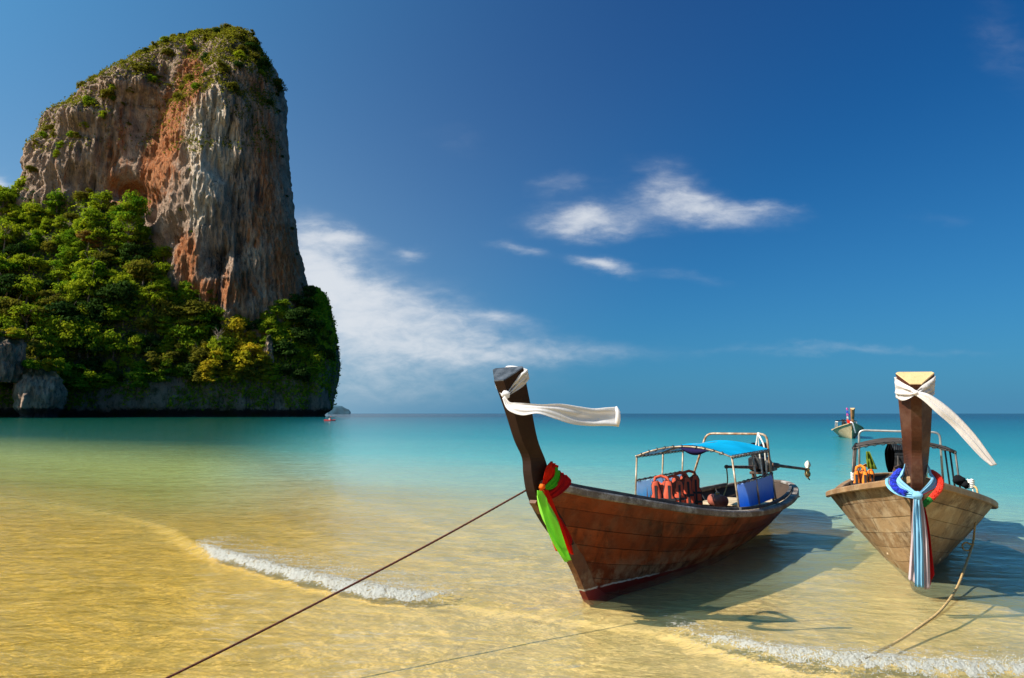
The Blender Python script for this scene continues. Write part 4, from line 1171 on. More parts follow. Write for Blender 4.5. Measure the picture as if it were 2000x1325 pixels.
# ---- the brown boat in front
LB = Boat(.725, 6.52, .596, roll=-.025)
lroot = empty('longtail_boat', LB.M)
tag(lroot, 'brown varnished long-tail boat with blue awning in the shallows', 'boat')
hull_parts(LB, lroot, dict(hull=MAT['hull_dark'], plank=MAT['plank_brown'], rail=MAT['rail_grey'], stem=MAT['stem_brown']), [.0, .16, .30, .44, .58, .72, .86, .985], 5)
prow_post(LB, lroot, MAT['post_brown'], MAT['post_cap'])
for side, t0, t1 in ((1, .35, 3.05), (1, 3.12, 6.6), (-1, .35, 6.6)):          # inner washboards
    tt_ = np.linspace(t0, t1, 30)
    a, b_ = LB.rail(tt_, side, -.045, .030), LB.rail(tt_, side, -.045, .062)
    a2, b2 = LB.rail(tt_, side, -.085, .030), LB.rail(tt_, side, -.085, .062)
    ring = [[tuple(a[i]), tuple(b_[i]), tuple(b2[i]), tuple(a2[i])] for i in range(30)]
    m_ = MB().grid(ring, True); m_.f += [(0, 1, 2, 3), (119, 118, 117, 116)]
    m_.build('washboard', MAT['wash_grey'], lroot)
for k in range(11):                                                            # ribs inside
    t0 = 1.3 + k * .5
    for side in (1, -1):
        w_ = np.linspace(.3, .97, 8)
        m_ = MB().tube([tuple(p) for p in LB.P(t0, w_, side, -.022)], .022, 6); m_.build('rib', MAT['wash_grey'], lroot)
def deck(b, root, mat, t0, t1, z, width=.13):
    half = int(b.B / width) + 1
    for k in range(-half, half):
        y0, y1 = k * width + .004, (k + 1) * width - .004
        xs = []
        tt_ = np.linspace(t0, t1, 60)
        # the deck ends where the hull is narrower than the board
        ok = []
        for t in tt_:
            xk, zk = b.keelp(t); frac = np.clip((z - zk) / (b.zr(t) - zk), 0, 1) ** (1 / b.q)
            ok.append(b.hb(t) * frac ** b.p - .03 > max(abs(y0), abs(y1)))
        ok = np.array(ok)
        if ok.sum() < 6: continue
        ta, tb = tt_[ok][0], tt_[ok][-1]
        zz_ = z + random.uniform(-.004, .004)
        MB().box((b.ov - (ta + tb) / 2, (y0 + y1) / 2, zz_), (tb - ta, y1 - y0, .022), None, .004).build('deck_board', mat, root)
deck(LB, lroot, MAT['deck_tan'], 1.4, 6.8, .13)
MB().box((-2.95, 0, .33), (.24, 1.35, .03), None, .006).build('thwart', MAT['deck_tan'], lroot)
MB().box((-5.1, 0, .34), (.9, 1.15, .03), None, .006).build('stern_bench', MAT['deck_tan'], lroot)
st_ = MB()
for k in range(4):
    st_.box((-6.95 - .0, -.30 + k * .2, .24), (.45, .18, .025), None, .005)
st_.build('stern_step', MAT['rail_grey'], lroot)
def canopy(b, root, Xf, Xb, hw, zf, rise, mat_tube, far_posts, near_posts, foot_z, awn, name='awning', lining=None):
    cn = MB(); bows = []
    for X_ in (Xf, (Xf + Xb) / 2, Xb):
        cn.tube(arc((X_, -hw, zf), (X_, hw, zf), rise, 18), .0125, 8)
    for side in (1, -1):
        cn.tube([(Xf + .03, side * hw, zf), (Xb - .03, side * hw, zf)], .012, 8)
    cn.tube([(Xf, 0, zf + rise), (Xb, 0, zf + rise)], .014, 8)
    frame = cn.build('canopy_frame', mat_tube, root, smooth=True)
    for side, lst in ((-1, far_posts), (1, near_posts)):
        for X_ in lst:
            p = MB().tube([(X_, side * (hw + .06), foot_z), (X_, side * hw, zf)], .0125, 8); p.build('canopy_post', mat_tube, root, smooth=True)
    if awn:
        rows = []
        for i in range(14):
            q = i / 13; X_ = Xf + .015 + (Xb - Xf - .03) * q
            sag = -.012 * math.sin(q * math.pi * 2) ** 2
            rows.append([(x_, y_, z_ + .019 + sag + .006 * math.sin(9 * q + 7 * y_)) for x_, y_, z_ in arc((X_, -hw * .99, zf), (X_, hw * .99, zf), rise, 22)])
        under = [[(x_, y_, z_ - .004) for x_, y_, z_ in r] for r in rows]
        ao = MB().grid(rows).build(name, awn, root, smooth=True)
        MB().grid([r[::-1] for r in under]).build('lining', lining or MAT['tarp_grey'], ao, smooth=True)
    for side in (1, -1):
        lashings(frame, MAT['lash'], (Xf, side * hw, zf), (Xb, side * hw, zf), 14, .022)
    a = arc((Xf, -hw, zf), (Xf, hw, zf), rise, 18)
    for k in (0, 3, 6, 10, 13): lashings(frame, MAT['lash'], a[k], a[k + 3], 2, .022)
    return frame
CX0, CX1, CHW, CZ = -2.55, -4.30, .615, 1.165
canopy(LB, lroot, CX0, CX1, CHW, CZ, .125, MAT['tube_tan'], (CX0, -3.45, CX1 + .06), (CX0, -3.45, CX1), .42, MAT['tarp_blue'])
def panel(b, root, side, X0, X1, zlo, zhi, mat, sag=.0, y=None):
    yb = (y or (CHW + .03)) * side
    rows = []
    for i in range(12):
        q = i / 11; X_ = X0 + (X1 - X0) * q
        lo = zlo(X_) if callable(zlo) else zlo
        rows.append([(X_, yb + .008 * math.sin(5 * q * 3 + k) * (k / 8), lo + (zhi - .012 * math.sin(q * math.pi) - lo) * k / 8) for k in range(9)])
    back = [[(x_, y_ - .006 * side, z_) for x_, y_, z_ in r] for r in rows]
    m_ = MB().grid(rows); m_.grid([r[::-1] for r in back])
    o = m_.build('side_panel', mat, root, smooth=True)
    bar = MB().tube([(X0, yb, zhi + .012), (X1, yb, zhi + .012)], .011, 6); bar.build('panel_bar', MAT['tube_dark'], o)
    lashings(o, MAT['lash'], (X0, yb, zhi + .008), (X1, yb, zhi + .008), 9, .018)
    return o
rz = lambda X_: float(LB.zr(LB.ov - X_)) + .045
pn = panel(LB, lroot, -1, CX0 - .02, CX1 + .08, rz, .84, MAT['poster_far'])
for X_, z_, s_ in ((-2.86, .60, 1.0), (-2.96, .58, .8), (-2.78, .57, .6), (-3.1, .62, .9), (-3.2, .60, .7)):
    m_ = MB()
    m_.add([(X_, -CHW - .012, z_), (X_ - .035 * s_, -CHW - .012, z_), (X_, -CHW - .012, z_ + .16 * s_), (X_ + .022 * s_, -CHW - .012, z_ + .02), (X_ + .004, -CHW - .012, z_ + .12 * s_)], [(0, 1, 2), (0, 2, 4, 3)])
    m_.build('sail_print', MAT['sail_white'], pn)
panel(LB, lroot, 1, CX0 - .04, CX1 - .02, rz, .84, MAT['poster_near'])
va = MB()                                                                      # rolled valance under the front bow
rows = []
for i in range(14):
    q = i / 13; y_ = -.02 + .36 * q
    zt = CZ + .125 * (1 - (y_ / CHW) ** 2) - .012
    dp = .075 * math.sin(math.pi * min(1, q * 1.05)) + .012
    rows.append([(CX0 + .012, y_, zt), (CX0 + .035, y_, zt - dp * .5), (CX0 + .012, y_, zt - dp), (CX0 - .010, y_, zt - dp * .5)])
va.grid(rows, True).build('valance', MAT['navy'], lroot, smooth=True)
ar = MB().tube(rounded([(-4.58, -.70, .50), (-4.58, -.355, 1.405), (-4.58, .535, 1.39), (-4.58, .57, .42)], .10), .017, 9)
aro = ar.build('rear_arch', MAT['tube_rust'], lroot, smooth=True)
MB().tube(rounded([(-4.56, .42, 1.39), (-4.54, .50, 1.24), (-4.56, .51, .5)], .08), .012, 7).build('hanging_cord', MAT['lash_white'], lroot, smooth=True)
MB().tube([(-4.56, .41, 1.39), (-4.53, .43, 1.05), (-4.56, .46, .62)], .010, 6).build('hanging_cord', MAT['lash_white'], lroot)
MB().tube([(-4.56, .41, 1.39), (-4.48, .37, 1.1), (-4.56, .43, .95)], .008, 6).build('hanging_cord', MAT['lash_white'], lroot)
knot(MB(), (-4.58, .42, 1.39), .028, 2).build('cord_knot', MAT['lash_white'], lroot, smooth=True)
EPOS = LB.bx(1482, 905, -5.6)
AIM = LB.bx(1577, 917, -6.7)
TIL = LB.bx(1419, 912, -4.35)
engine_part(lroot, EPOS, AIM, TIL)
# things lying in the brown boat
tan_line = rope_mesh([TIL, tuple(np.array(TIL) + np.array((.02, .0, -.25))), (TIL[0] + .05, TIL[1] - .12, .36)], .010, 40, 8)
tan_line.tube([(TIL[0] + .05 + .08 * math.cos(a) * (1 + .3 * math.sin(3 * a)), TIL[1] - .12 + .07 * math.sin(a), .20 + .10 * abs(math.sin(a * .7)) + .012 * a) for a in np.linspace(0, 17, 60)], .009, 5)
tag(tan_line.build('rope', MAT['rope_tan'], None, LB.M), 'pale rope hanging in a tangle from the tiller of the brown boat', 'rope')
fc = MB()
C0 = LB.bp(1402, 978, -.10)
fc.lathe([(r_ * .78, h_ * .8) for r_, h_ in [(0, -.20), (.07, -.20), (.105, -.17), (.115, -.10), (.115, .0), (.112, .10), (.105, .17), (.07, .20), (0, .20)]], C0, (.55, .8, 0), 18)
fo = empty('fuel_can', LB.M); fc.build('can_body', MAT['can_red'], fo, smooth=True)
MB().lathe([(0, 0), (.03, 0), (.03, .03), (0, .035)], (C0[0], C0[1], C0[2] + .085), (0, 0, 1), 10).build('cap', MAT['brass'], fo)
tag(fo, 'round brick red fuel can lying on the deck boards', 'fuel can')
JL = [(1292, 937, 'red life jacket nearest the bow on the blue panel'), (1314, 936, 'second red life jacket from the bow, half hidden between two others'),
      (1330, 930, 'third red life jacket from the bow, collar raised'), (1346, 926, 'red life jacket hung against the rear post of the panel')]
for k, (px, py, lab) in enumerate(JL):
    p = LB.bp(px, py + 4, -.34 + .02 * (k % 2))
    R = Matrix.Rotation(math.radians(-62 - 8 * (k % 2)), 4, 'Z') @ Matrix.Rotation(math.radians(8), 4, 'X')
    life_jacket('life_jacket', LB.M @ Matrix.Translation(p) @ R, MAT['jacket'], lab + ' of the brown boat', None, size=(.31, .42), bulge=.03)

# ---- the weathered boat on the right, bow towards the beach
_p = ground(1790, 1132) / K
RB = Boat(_p[0], _p[1], math.atan2(_p[0], _p[1]) - .036, roll=.020, ov=.69, L=7.4, B=.885, sm=2.75, a=2.3, c=2.6, z0=.50, zb=.60, zl=4.4, zs=.05, p=.86, q=1.20)
rroot = empty('longtail_boat', RB.M)
tag(rroot, 'weathered tan long-tail boat facing the beach, with light blue sashes', 'boat')
hull_parts(RB, rroot, dict(hull=MAT['hull_dark'], plank=MAT['plank_tan'], rail=MAT['rail_tan'], stem=MAT['post_red']), [.0, .17, .31, .45, .59, .73, .87, .985], 12, 2.1)
prow_post(RB, rroot, MAT['post_red'], MAT['post_end'])
deck(RB, rroot, MAT['deck_tan'], 1.2, 6.6, .14)
for k in range(9):
    for side in (1, -1):
        m_ = MB().tube([tuple(p) for p in RB.P(1.2 + k * .6, np.linspace(.3, .97, 8), side, -.022)], .022, 6); m_.build('rib', MAT['wash_grey'], rroot)
RX0, RX1, RHW, RZ = -2.45, -4.0, .60, 1.20
canopy(RB, rroot, RX0, RX1, RHW, RZ, .10, MAT['tube_dark'], (RX0, -3.2, RX1), (RX0, -3.2, RX1), .45, MAT['brown_tarp'], lining=MAT['brown_tarp'])
MB().tube(rounded([(-4.2, -.58, .5), (-4.2, -.56, 1.42), (-4.2, .56, 1.42), (-4.2, .58, .5)], .09), .017, 9).build('rear_arch', MAT['tube_grey'], rroot, smooth=True)
engine_part(rroot, RB.bx(1756, 902, -5.2), (-6.9, .5, .55), RB.bx(1745, 915, -4.6))
# things on the weathered boat
def hanging(name, pts, width, mat, label, cat, seed, B, n=16, fold=.02):
    up = [(x, y - width / 2 * f, z) for x, y, z, f in pts]; lo = [(x, y + width / 2 * f, z) for x, y, z, f in pts]
    return tag(ribbon(name, up, lo, mat, B.M, None, n, 8, fold, 1.6, seed), label, cat)
a = RB.bx(1695, 882, RX0 + .02)
hanging('cloth', [(a[0], a[1], a[2], .5), (a[0], a[1] + .02, a[2] - .12, .9), (a[0], a[1] + .05, a[2] - .24, 1.2)], .10, MAT['olive_cloth'], 'olive green rag hanging from the awning frame of the tan boat', 'rag', 3, RB)
a = RB.bx(1736, 858, -4.18)
for q, lab in ((-.03, 'left strip of black cloth hanging from the rear arch'), (.035, 'right strip of black cloth hanging from the rear arch')):
    hanging('cloth', [(a[0] + .02, a[1], a[2] + .01, .8), (a[0] + .02, a[1], a[2] - .05, .4), (a[0] + .02, a[1] + q, a[2] - .20, .8), (a[0] + .02, a[1] + q * .8, a[2] - .40, .7), (a[0] + .02, a[1] + q * .3, a[2] - .52, .4)], .09, MAT['black_cloth'], lab + ' of the tan boat', 'cloth', 5, RB)
for k, (px, py, X_, lab) in enumerate(((1681, 921, -2.35, 'orange life jacket beside the left awning post of the tan boat'), (1693, 920, -2.55, 'bright orange life jacket just inside the left awning posts'))):
    p = RB.bx(px, py, X_)
    life_jacket('life_jacket', RB.M @ Matrix.Translation(p) @ Matrix.Rotation(math.radians(-90 + 14 * k), 4, 'Z'), MAT['jacket_orange'], lab, None, size=(.20, .32), bulge=.03)
p = RB.bx(1872, 938, -2.4)
bd = MB(); knot(bd, p, .07, 4); knot(bd, (p[0], p[1] + .08, p[2] - .05), .06, 9)
tag(bd.build('bundle', MAT['black_cloth'], None, RB.M, True), 'dark cloth bundle by the right awning posts of the tan boat', 'bundle')
for px, py, X_, lab in ((1668, 930, -2.43, 'white cord knotted round the left awning post'), (1896, 944, -2.40, 'white cord knotted round the right awning post')):
    p = np.array(RB.bx(px, py, X_))
    m_ = MB()
    for k in range(5): m_.tube([tuple(p + np.array((.035 * math.cos(t), .035 * math.sin(t), -.05 + .022 * k + .008 * math.sin(3 * t)))) for t in np.linspace(0, 6.28, 10)[:-1]], .010, 5, True)
    m_.tube([tuple(p), tuple(p + np.array((.03, .02, -.1))), tuple(p + np.array((.02, .03, -.2)))], .008, 5)
    tag(m_.build('cord', MAT['lash_white'], None, RB.M, True), lab + ' of the tan boat', 'cord')

# ---- sashes of the tan boat
q = RB.bx
def px_ribbon(name, B, up, lo, mat, label, seed=0, n=44, m=10, fold=.008, waves=2.5, cat='sash'):
    o = ribbon(name, [B.bx(*p) for p in up], [B.bx(*p) for p in lo], mat, B.M, None, n, m, fold, waves, seed)
    return tag(o, label, cat) if label else o
ws_ = empty('sash', RB.M)
tag(ws_, 'white sash knotted round the prow top of the tan boat, tail flying', 'sash')
def part_ribbon(root, name, B, up, lo, mat, seed=0, n=36, m=10, fold=.006, waves=2.5):
    return ribbon(name, [B.bx(*p) for p in up], [B.bx(*p) for p in lo], mat, None, root, n, m, fold, waves, seed)
part_ribbon(ws_, 'band', RB, [(1747, 737, 1.29), (1757, 745, 1.36), (1772, 755, 1.42), (1787, 764, 1.46)], [(1750, 778, 1.24), (1760, 783, 1.32), (1774, 780, 1.38), (1788, 772, 1.45)], MAT['white_cloth2'], 1, fold=.010)
part_ribbon(ws_, 'band', RB, [(1827, 735, 1.29), (1816, 745, 1.36), (1803, 755, 1.42), (1789, 764, 1.46)], [(1824, 771, 1.24), (1815, 777, 1.32), (1803, 776, 1.38), (1789, 772, 1.45)], MAT['white_cloth2'], 2, fold=.010)
part_ribbon(ws_, 'band', RB, [(1747, 737, 1.28), (1787, 733, 1.20), (1827, 735, 1.28)], [(1750, 778, 1.23), (1787, 770, 1.10), (1824, 771, 1.23)], MAT['white_cloth2'], 3)
knot(MB(), RB.bx(1789, 768, 1.46), .026, 3).build('knot', MAT['white_cloth2'], ws_, smooth=True)
part_ribbon(ws_, 'tail', RB, [(1790, 764, 1.47), (1815, 770, 1.48), (1845, 789, 1.47), (1875, 816, 1.45), (1905, 849, 1.42), (1930, 884, 1.39), (1946, 908, 1.37)],
            [(1789, 773, 1.47), (1806, 785, 1.49), (1831, 808, 1.49), (1860, 834, 1.45), (1890, 867, 1.43), (1915, 894, 1.41), (1935, 911, 1.40)], MAT['white_cloth2'], 5, 60, 14, .007, 2.2)
bs = empty('sash', RB.M)
tag(bs, 'long light blue sash tied at the bow of the tan boat, hanging to the water', 'sash')
part_ribbon(bs, 'band', RB, [(1768, 905, .86), (1762, 925, .93), (1758, 936, .97), (1791, 964, 1.09)], [(1766, 930, .84), (1748, 945, .90), (1760, 956, .98), (1791, 970, 1.09)], MAT['sky_cloth'], 1, fold=.006)
part_ribbon(bs, 'band', RB, [(1812, 905, .86), (1816, 925, .93), (1820, 936, .97), (1794, 964, 1.09)], [(1815, 928, .84), (1833, 945, .90), (1822, 955, .98), (1794, 970, 1.09)], MAT['sky_cloth'], 2, fold=.006)
part_ribbon(bs, 'loop', RB, [(1752, 927, .70), (1737, 933, .80), (1738, 948, .92), (1757, 960, 1.0), (1790, 966, 1.10)], [(1745, 933, .72), (1729, 941, .82), (1737, 957, .94), (1757, 969, 1.02), (1790, 975, 1.10)], MAT['sky_cloth'], 3, fold=.008)
knot(MB(), RB.bx(1792, 968, 1.10), .040, 5).build('knot', MAT['sky_cloth'], bs, smooth=True)
part_ribbon(bs, 'tail', RB, [(1785, 972, 1.11), (1784, 1010, 1.10), (1785, 1070, 1.08), (1787, 1146, 1.06)], [(1797, 972, 1.11), (1799, 1010, 1.11), (1803, 1070, 1.09), (1805, 1148, 1.07)], MAT['sky_cloth'], 4, 40, 14, .012, 2.4)
ps_ = empty('sash', RB.M)
tag(ps_, 'pale pink sash hanging on both sides of the light blue tail', 'sash')
part_ribbon(ps_, 'tail', RB, [(1784, 972, 1.08), (1781, 1020, 1.06), (1778, 1080, 1.04), (1774, 1132, 1.02)], [(1792, 972, 1.08), (1791, 1020, 1.06), (1790, 1080, 1.04), (1789, 1140, 1.02)], MAT['pink_cloth'], 6, 40, 10, .010, 1.6)
part_ribbon(ps_, 'tail', RB, [(1794, 972, 1.09), (1799, 1020, 1.08), (1803, 1080, 1.06), (1804, 1152, 1.04)], [(1800, 972, 1.08), (1809, 1020, 1.07), (1815, 1080, 1.05), (1818, 1150, 1.03)], MAT['pink_cloth'], 7, 40, 10, .010, 1.6)
rs_ = empty('sash', RB.M)
tag(rs_, 'crimson sash behind the light blue one on the tan boat', 'sash')
part_ribbon(rs_, 'tail', RB, [(1798, 980, 1.04), (1806, 1030, 1.03), (1812, 1090, 1.01), (1814, 1148, 1.0)], [(1803, 980, 1.03), (1814, 1030, 1.02), (1821, 1090, 1.0), (1825, 1122, .99)], MAT['crimson_cloth'], 8, 36, 8, .008, 1.3)
part_ribbon(rs_, 'band', RB, [(1750, 944, .88), (1770, 957, .96), (1792, 966, 1.06), (1812, 958, .96), (1834, 945, .88)], [(1752, 949, .88), (1770, 963, .96), (1792, 972, 1.06), (1812, 963, .96), (1834, 951, .88)], MAT['crimson_cloth'], 9, 36, 5, .003, 1)
def garland(name, B, pts, r, mat, label, ends=()):
    """flower string: a rope of small overlapping petals"""
    P_ = spline([B.bx(*p) for p in pts], 70)
    d = np.gradient(P_, axis=0); d /= np.linalg.norm(d, axis=1, keepdims=True)
    a_ = np.cross(d, [.3, .2, 1.0]); a_ /= np.linalg.norm(a_, axis=1, keepdims=True); b_ = np.cross(d, a_)
    root = empty(name, B.M)
    core = MB().tube([tuple(p) for p in P_], r * .8, 10); core.build('string', mat, root, smooth=True)
    m_ = MB()
    for i in range(0, 70):
        for k in range(12):
            t = 6.283 * (k + .5 * (i % 2)) / 12 + random.uniform(-.2, .2)
            o = a_[i] * math.cos(t) + b_[i] * math.sin(t); s_ = np.cross(o, d[i])
            c = P_[i] + o * r * .75; w = r * .30
            tip = P_[i] + o * r * random.uniform(1.05, 1.25) + d[i] * r * random.uniform(-.2, .2)
            m_.add([tuple(c - s_ * w), tuple(c + d[i] * w * .8), tuple(c + s_ * w), tuple(c - d[i] * w * .8), tuple(tip)], [(0, 1, 4), (1, 2, 4), (2, 3, 4), (3, 0, 4)])
    po = m_.build('petals', mat, root); po['kind'] = 'stuff'
    return tag(root, label, 'garland')
garland('garland', RB, [(1758, 920, .78), (1748, 930, .86), (1744, 944, .92), (1752, 956, 1.0), (1769, 964, 1.05)], .027, MAT['garland_blue'], 'blue flower garland round the bow of the tan boat')
garland('garland', RB, [(1819, 922, .78), (1832, 932, .86), (1837, 946, .92), (1832, 959, .98), (1818, 974, 1.03)], .026, MAT['garland_red'], 'red flower garland round the bow of the tan boat')
garland('garland', RB, [(1818, 974, 1.03), (1811, 980, 1.04), (1803, 987, 1.05)], .023, MAT['garland_green'], 'short green flower garland at the end of the red one')

# ---- sashes of the brown boat (offsets measured from its centre plane)
b3 = LB.bp
def part_bp(root, name, B, up, lo, mat, seed=0, n=36, m=10, fold=.006, waves=2.5):
    return ribbon(name, [B.bp(*p) for p in up], [B.bp(*p) for p in lo], mat, None, root, n, m, fold, waves, seed)
wl_ = empty('sash', LB.M)
tag(wl_, 'long white sash streaming in the wind from the brown boat prow', 'sash')
part_bp(wl_, 'band', LB, [(1030, 722, .17), (1018, 730, .14), (1000, 750, .075), (986, 768, .03)], [(1034, 741, .17), (1024, 752, .14), (1006, 765, .085), (990, 775, .03)], MAT['white_cloth'], 2, fold=.008)
part_bp(wl_, 'band', LB, [(971, 729, -.17), (969, 742, -.13), (976, 758, -.06), (985, 767, .01)], [(966, 729, -.17), (966, 744, -.13), (972, 763, -.06), (983, 774, .01)], MAT['white_cloth'], 3, fold=.004)
part_bp(wl_, 'band', LB, [(1030, 722, .17), (1012, 716, .02), (990, 716, -.16), (971, 729, -.17)], [(1034, 741, .17), (1012, 734, .0), (985, 736, -.16), (966, 732, -.17)], MAT['white_cloth'], 4, fold=.004)
knot(MB(), LB.bp(988, 771, .05), .034, 3).build('knot', MAT['white_cloth'], wl_, smooth=True)
M3 = LB.inv
def w2b(px, py, y): return tuple(LB.inv @ Vector(at_depth(px, py, y)))
yk = (LB.M @ Vector(LB.bp(988, 771, .05))).y - .03
up = [(986, 774, 0), (996, 786, -.03), (1008, 787, -.08), (1030, 788, -.12), (1060, 790, -.14), (1095, 789, -.12), (1130, 794, -.08), (1160, 798, -.03), (1185, 796, 0), (1203, 795, .02)]
lo = [(981, 778, 0), (988, 796, -.03), (1000, 806, -.08), (1022, 812, -.12), (1050, 808, -.14), (1080, 817, -.12), (1115, 828, -.08), (1150, 832, -.03), (1180, 832, 0), (1206, 833, .02)]
ribbon('tail', [w2b(a, b, yk + c) for a, b, c in up], [w2b(a, b, yk + c) for a, b, c in lo], MAT['white_cloth'], None, wl_, 70, 18, .009, .8, 8)
rt = MB().tube([w2b(1203, 795, yk + .02), w2b(1207, 804, yk + .0), w2b(1207, 820, yk + .0), w2b(1206, 833, yk + .02)], [.010, .018, .020, .012], 8)
rt.build('rolled_hem', MAT['white_cloth'], wl_, smooth=True)
rd = empty('sash', LB.M); tag(rd, 'bright red sash tied at the bow of the brown boat', 'sash')
part_bp(rd, 'band', LB, [(1059, 946, .09), (1064, 925, .12), (1070, 910, .13), (1077, 901, .12)], [(1069, 951, .09), (1080, 936, .13), (1087, 921, .14), (1089, 910, .12)], MAT['red_cloth'], 4, fold=.007)
part_bp(rd, 'tail', LB, [(1060, 957, .11), (1063, 985, .115), (1075, 1010, .12), (1092, 1045, .13), (1108, 1078, .14)], [(1071, 957, .11), (1082, 985, .115), (1097, 1018, .12), (1111, 1052, .13), (1119, 1084, .14)], MAT['red_cloth'], 5, fold=.008)
part_bp(rd, 'tail', LB, [(1050, 985, .02), (1062, 1015, .02), (1076, 1050, .02), (1087, 1077, .02)], [(1054, 985, .02), (1068, 1015, .02), (1084, 1050, .02), (1095, 1078, .02)], MAT['red_cloth'], 6, fold=.005)
gn = empty('sash', LB.M); tag(gn, 'lime green sash hanging furthest down the bow of the brown boat', 'sash')
part_bp(gn, 'band', LB, [(1064, 951, .10), (1074, 941, .135), (1084, 928, .15), (1086, 912, .14)], [(1067, 958, .10), (1080, 953, .14), (1092, 941, .155), (1094, 925, .14)], MAT['green_cloth'], 7, fold=.008)
part_bp(gn, 'band', LB, [(1036, 937, -.05), (1041, 945, -.03), (1048, 955, .02), (1056, 960, .09)], [(1036, 946, -.05), (1042, 957, -.03), (1050, 970, .02), (1058, 970, .09)], MAT['lime_cloth'], 3, fold=.004)
part_bp(gn, 'tail', LB, [(1050, 958, .13), (1051, 982, .135), (1061, 1018, .145), (1077, 1055, .15), (1101, 1098, .155)], [(1061, 960, .13), (1075, 990, .135), (1089, 1024, .145), (1101, 1060, .15), (1114, 1094, .155)], MAT['lime_cloth'], 9, 50, 18, .016, 1.1)
cs_ = empty('sash', LB.M); tag(cs_, 'dark crimson sash spread over the gunwale end of the brown boat', 'sash')
part_bp(cs_, 'band', LB, [(1070, 962, .10), (1085, 950, .15), (1094, 935, .17), (1092, 919, .14)], [(1073, 977, .10), (1092, 967, .17), (1115, 944, .19), (1107, 930, .16)], MAT['crimson_cloth'], 5, fold=.006)
part_bp(cs_, 'tail', LB, [(1088, 1010, .10), (1095, 1028, .11), (1103, 1045, .12), (1109, 1068, .13)], [(1094, 1012, .10), (1105, 1030, .12), (1117, 1056, .13), (1113, 1070, .13)], MAT['crimson_cloth'], 3, fold=.006)
or_ = empty('sash', LB.M); tag(or_, 'orange sash knotted in front of the brown boat bow', 'sash')
part_bp(or_, 'band', LB, [(1034, 912, -.06), (1036, 930, -.05), (1045, 941, .01), (1056, 948, .08)], [(1034, 935, -.06), (1038, 943, -.05), (1046, 952, .01), (1057, 958, .08)], MAT['orange_cloth'], 2, fold=.006)
part_bp(or_, 'tail', LB, [(1054, 955, .12), (1058, 968, .125), (1063, 982, .13)], [(1062, 957, .12), (1066, 970, .125), (1072, 984, .13)], MAT['orange_cloth'], 4, 20, 8, .008, 1.5)
knot(MB(), LB.bp(1059, 951, .11), .026, 6).build('knot', MAT['orange_cloth'], or_, smooth=True)

# ---- mooring ropes
s0 = LB.M @ Vector(LB.bp(1040, 951, -.06)); e0 = Vector(ground(60, 1452, -.02))
mid = (s0 + e0) / 2 + Vector((0, 0, -.05))
tag(rope_mesh([s0, (s0 + mid) / 2 + Vector((0, 0, -.014)), mid, (e0 + mid) / 2 + Vector((0, 0, -.014)), e0], .0115, 300, 130).build('mooring_rope', MAT['rope_red'], None, None, True),
    'taut dark red mooring rope running from the brown boat to the beach', 'rope')
S = RB.M @ Vector(RB.bx(1908, 957, -1.05)); E_ = Vector(ground(1690, 1286, .0))
def wz(px, py, z): return Vector(ground(px, py, z))
pr = [RB.M @ Vector(RB.bx(1903, 950, -1.15)), S, RB.M @ Vector(RB.bx(1911, 985, -1.0)), RB.M @ Vector(RB.bx(1904, 1030, -.85)), wz(1900, 1062, .34), wz(1884, 1110, .20), wz(1868, 1150, .11), wz(1838, 1192, .04), wz(1800, 1222, .01), wz(1755, 1252, .005), E_, wz(1678, 1293, -.02)]
tag(rope_mesh(pr, .014, 260, 60).build('mooring_rope', MAT['rope_tan'], None, None, True), 'slack tan mooring rope drooping from the tan boat into the shallows', 'rope')
lp = [RB.M @ Vector(RB.bx(px, py, -.75)) for px, py in ((1902, 1062), (1893, 1075), (1882, 1073), (1880, 1064), (1888, 1060), (1900, 1066))]
tag(rope_mesh(lp, .011, 60, 10).build('rope_loop', MAT['rope_tan'], None, None, True), 'small loop of rope hitched to the drooping mooring rope', 'rope')

# ---- the small boat anchored further out
_p = ground(1664, 857) / K
FB = Boat(_p[0], _p[1], math.atan2(_p[0], _p[1]) - .10, ov=.69, L=7.4, B=.93, sm=2.9, a=2.2, c=2.6, z0=.50, zb=.60, zl=4.4, zs=.05, p=.84, q=1.2)
froot = empty('longtail_boat', FB.M); tag(froot, 'small pale long-tail boat anchored further out on the turquoise water', 'boat')
hull_parts(FB, froot, dict(hull=MAT['plank_far'], plank=MAT['plank_far'], rail=MAT['rail_far'], stem=MAT['rail_far']), [], 3, planks=False)
prow_post(FB, froot, MAT['post_far'], MAT['post_end'])
deck(FB, froot, MAT['deck_tan'], 1.2, 6.6, .14)
fr_ = MB()
for X_ in (-2.6, -3.4, -4.2):
    fr_.tube(rounded([(X_, -.68, .5), (X_, -.62, 1.15), (X_, .62, 1.15), (X_, .68, .5)], .1), .022, 6)
fr_.build('canopy_frame', MAT['tube_grey'], froot)
MB().box((-3.4, 0, 1.18), (1.7, 1.3, .03), None, .01).build('awning', MAT['black_cloth'], froot)
MB().box((-3.4, -.62, .82), (1.6, .02, .34), None, .005).build('side_panel', MAT['tube_dark'], froot)
engine_part(froot, (-5.2, 0, .95), (-7.0, .4, .5), (-4.3, 0, .95))
fp = empty('flag_pole', FB.M); p = FB.bx(1656, 826, -2.5)
MB().tube([(p[0], p[1], .55), (p[0], p[1] - .01, 2.15)], .018, 6).build('pole', MAT['tube_grey'], fp)
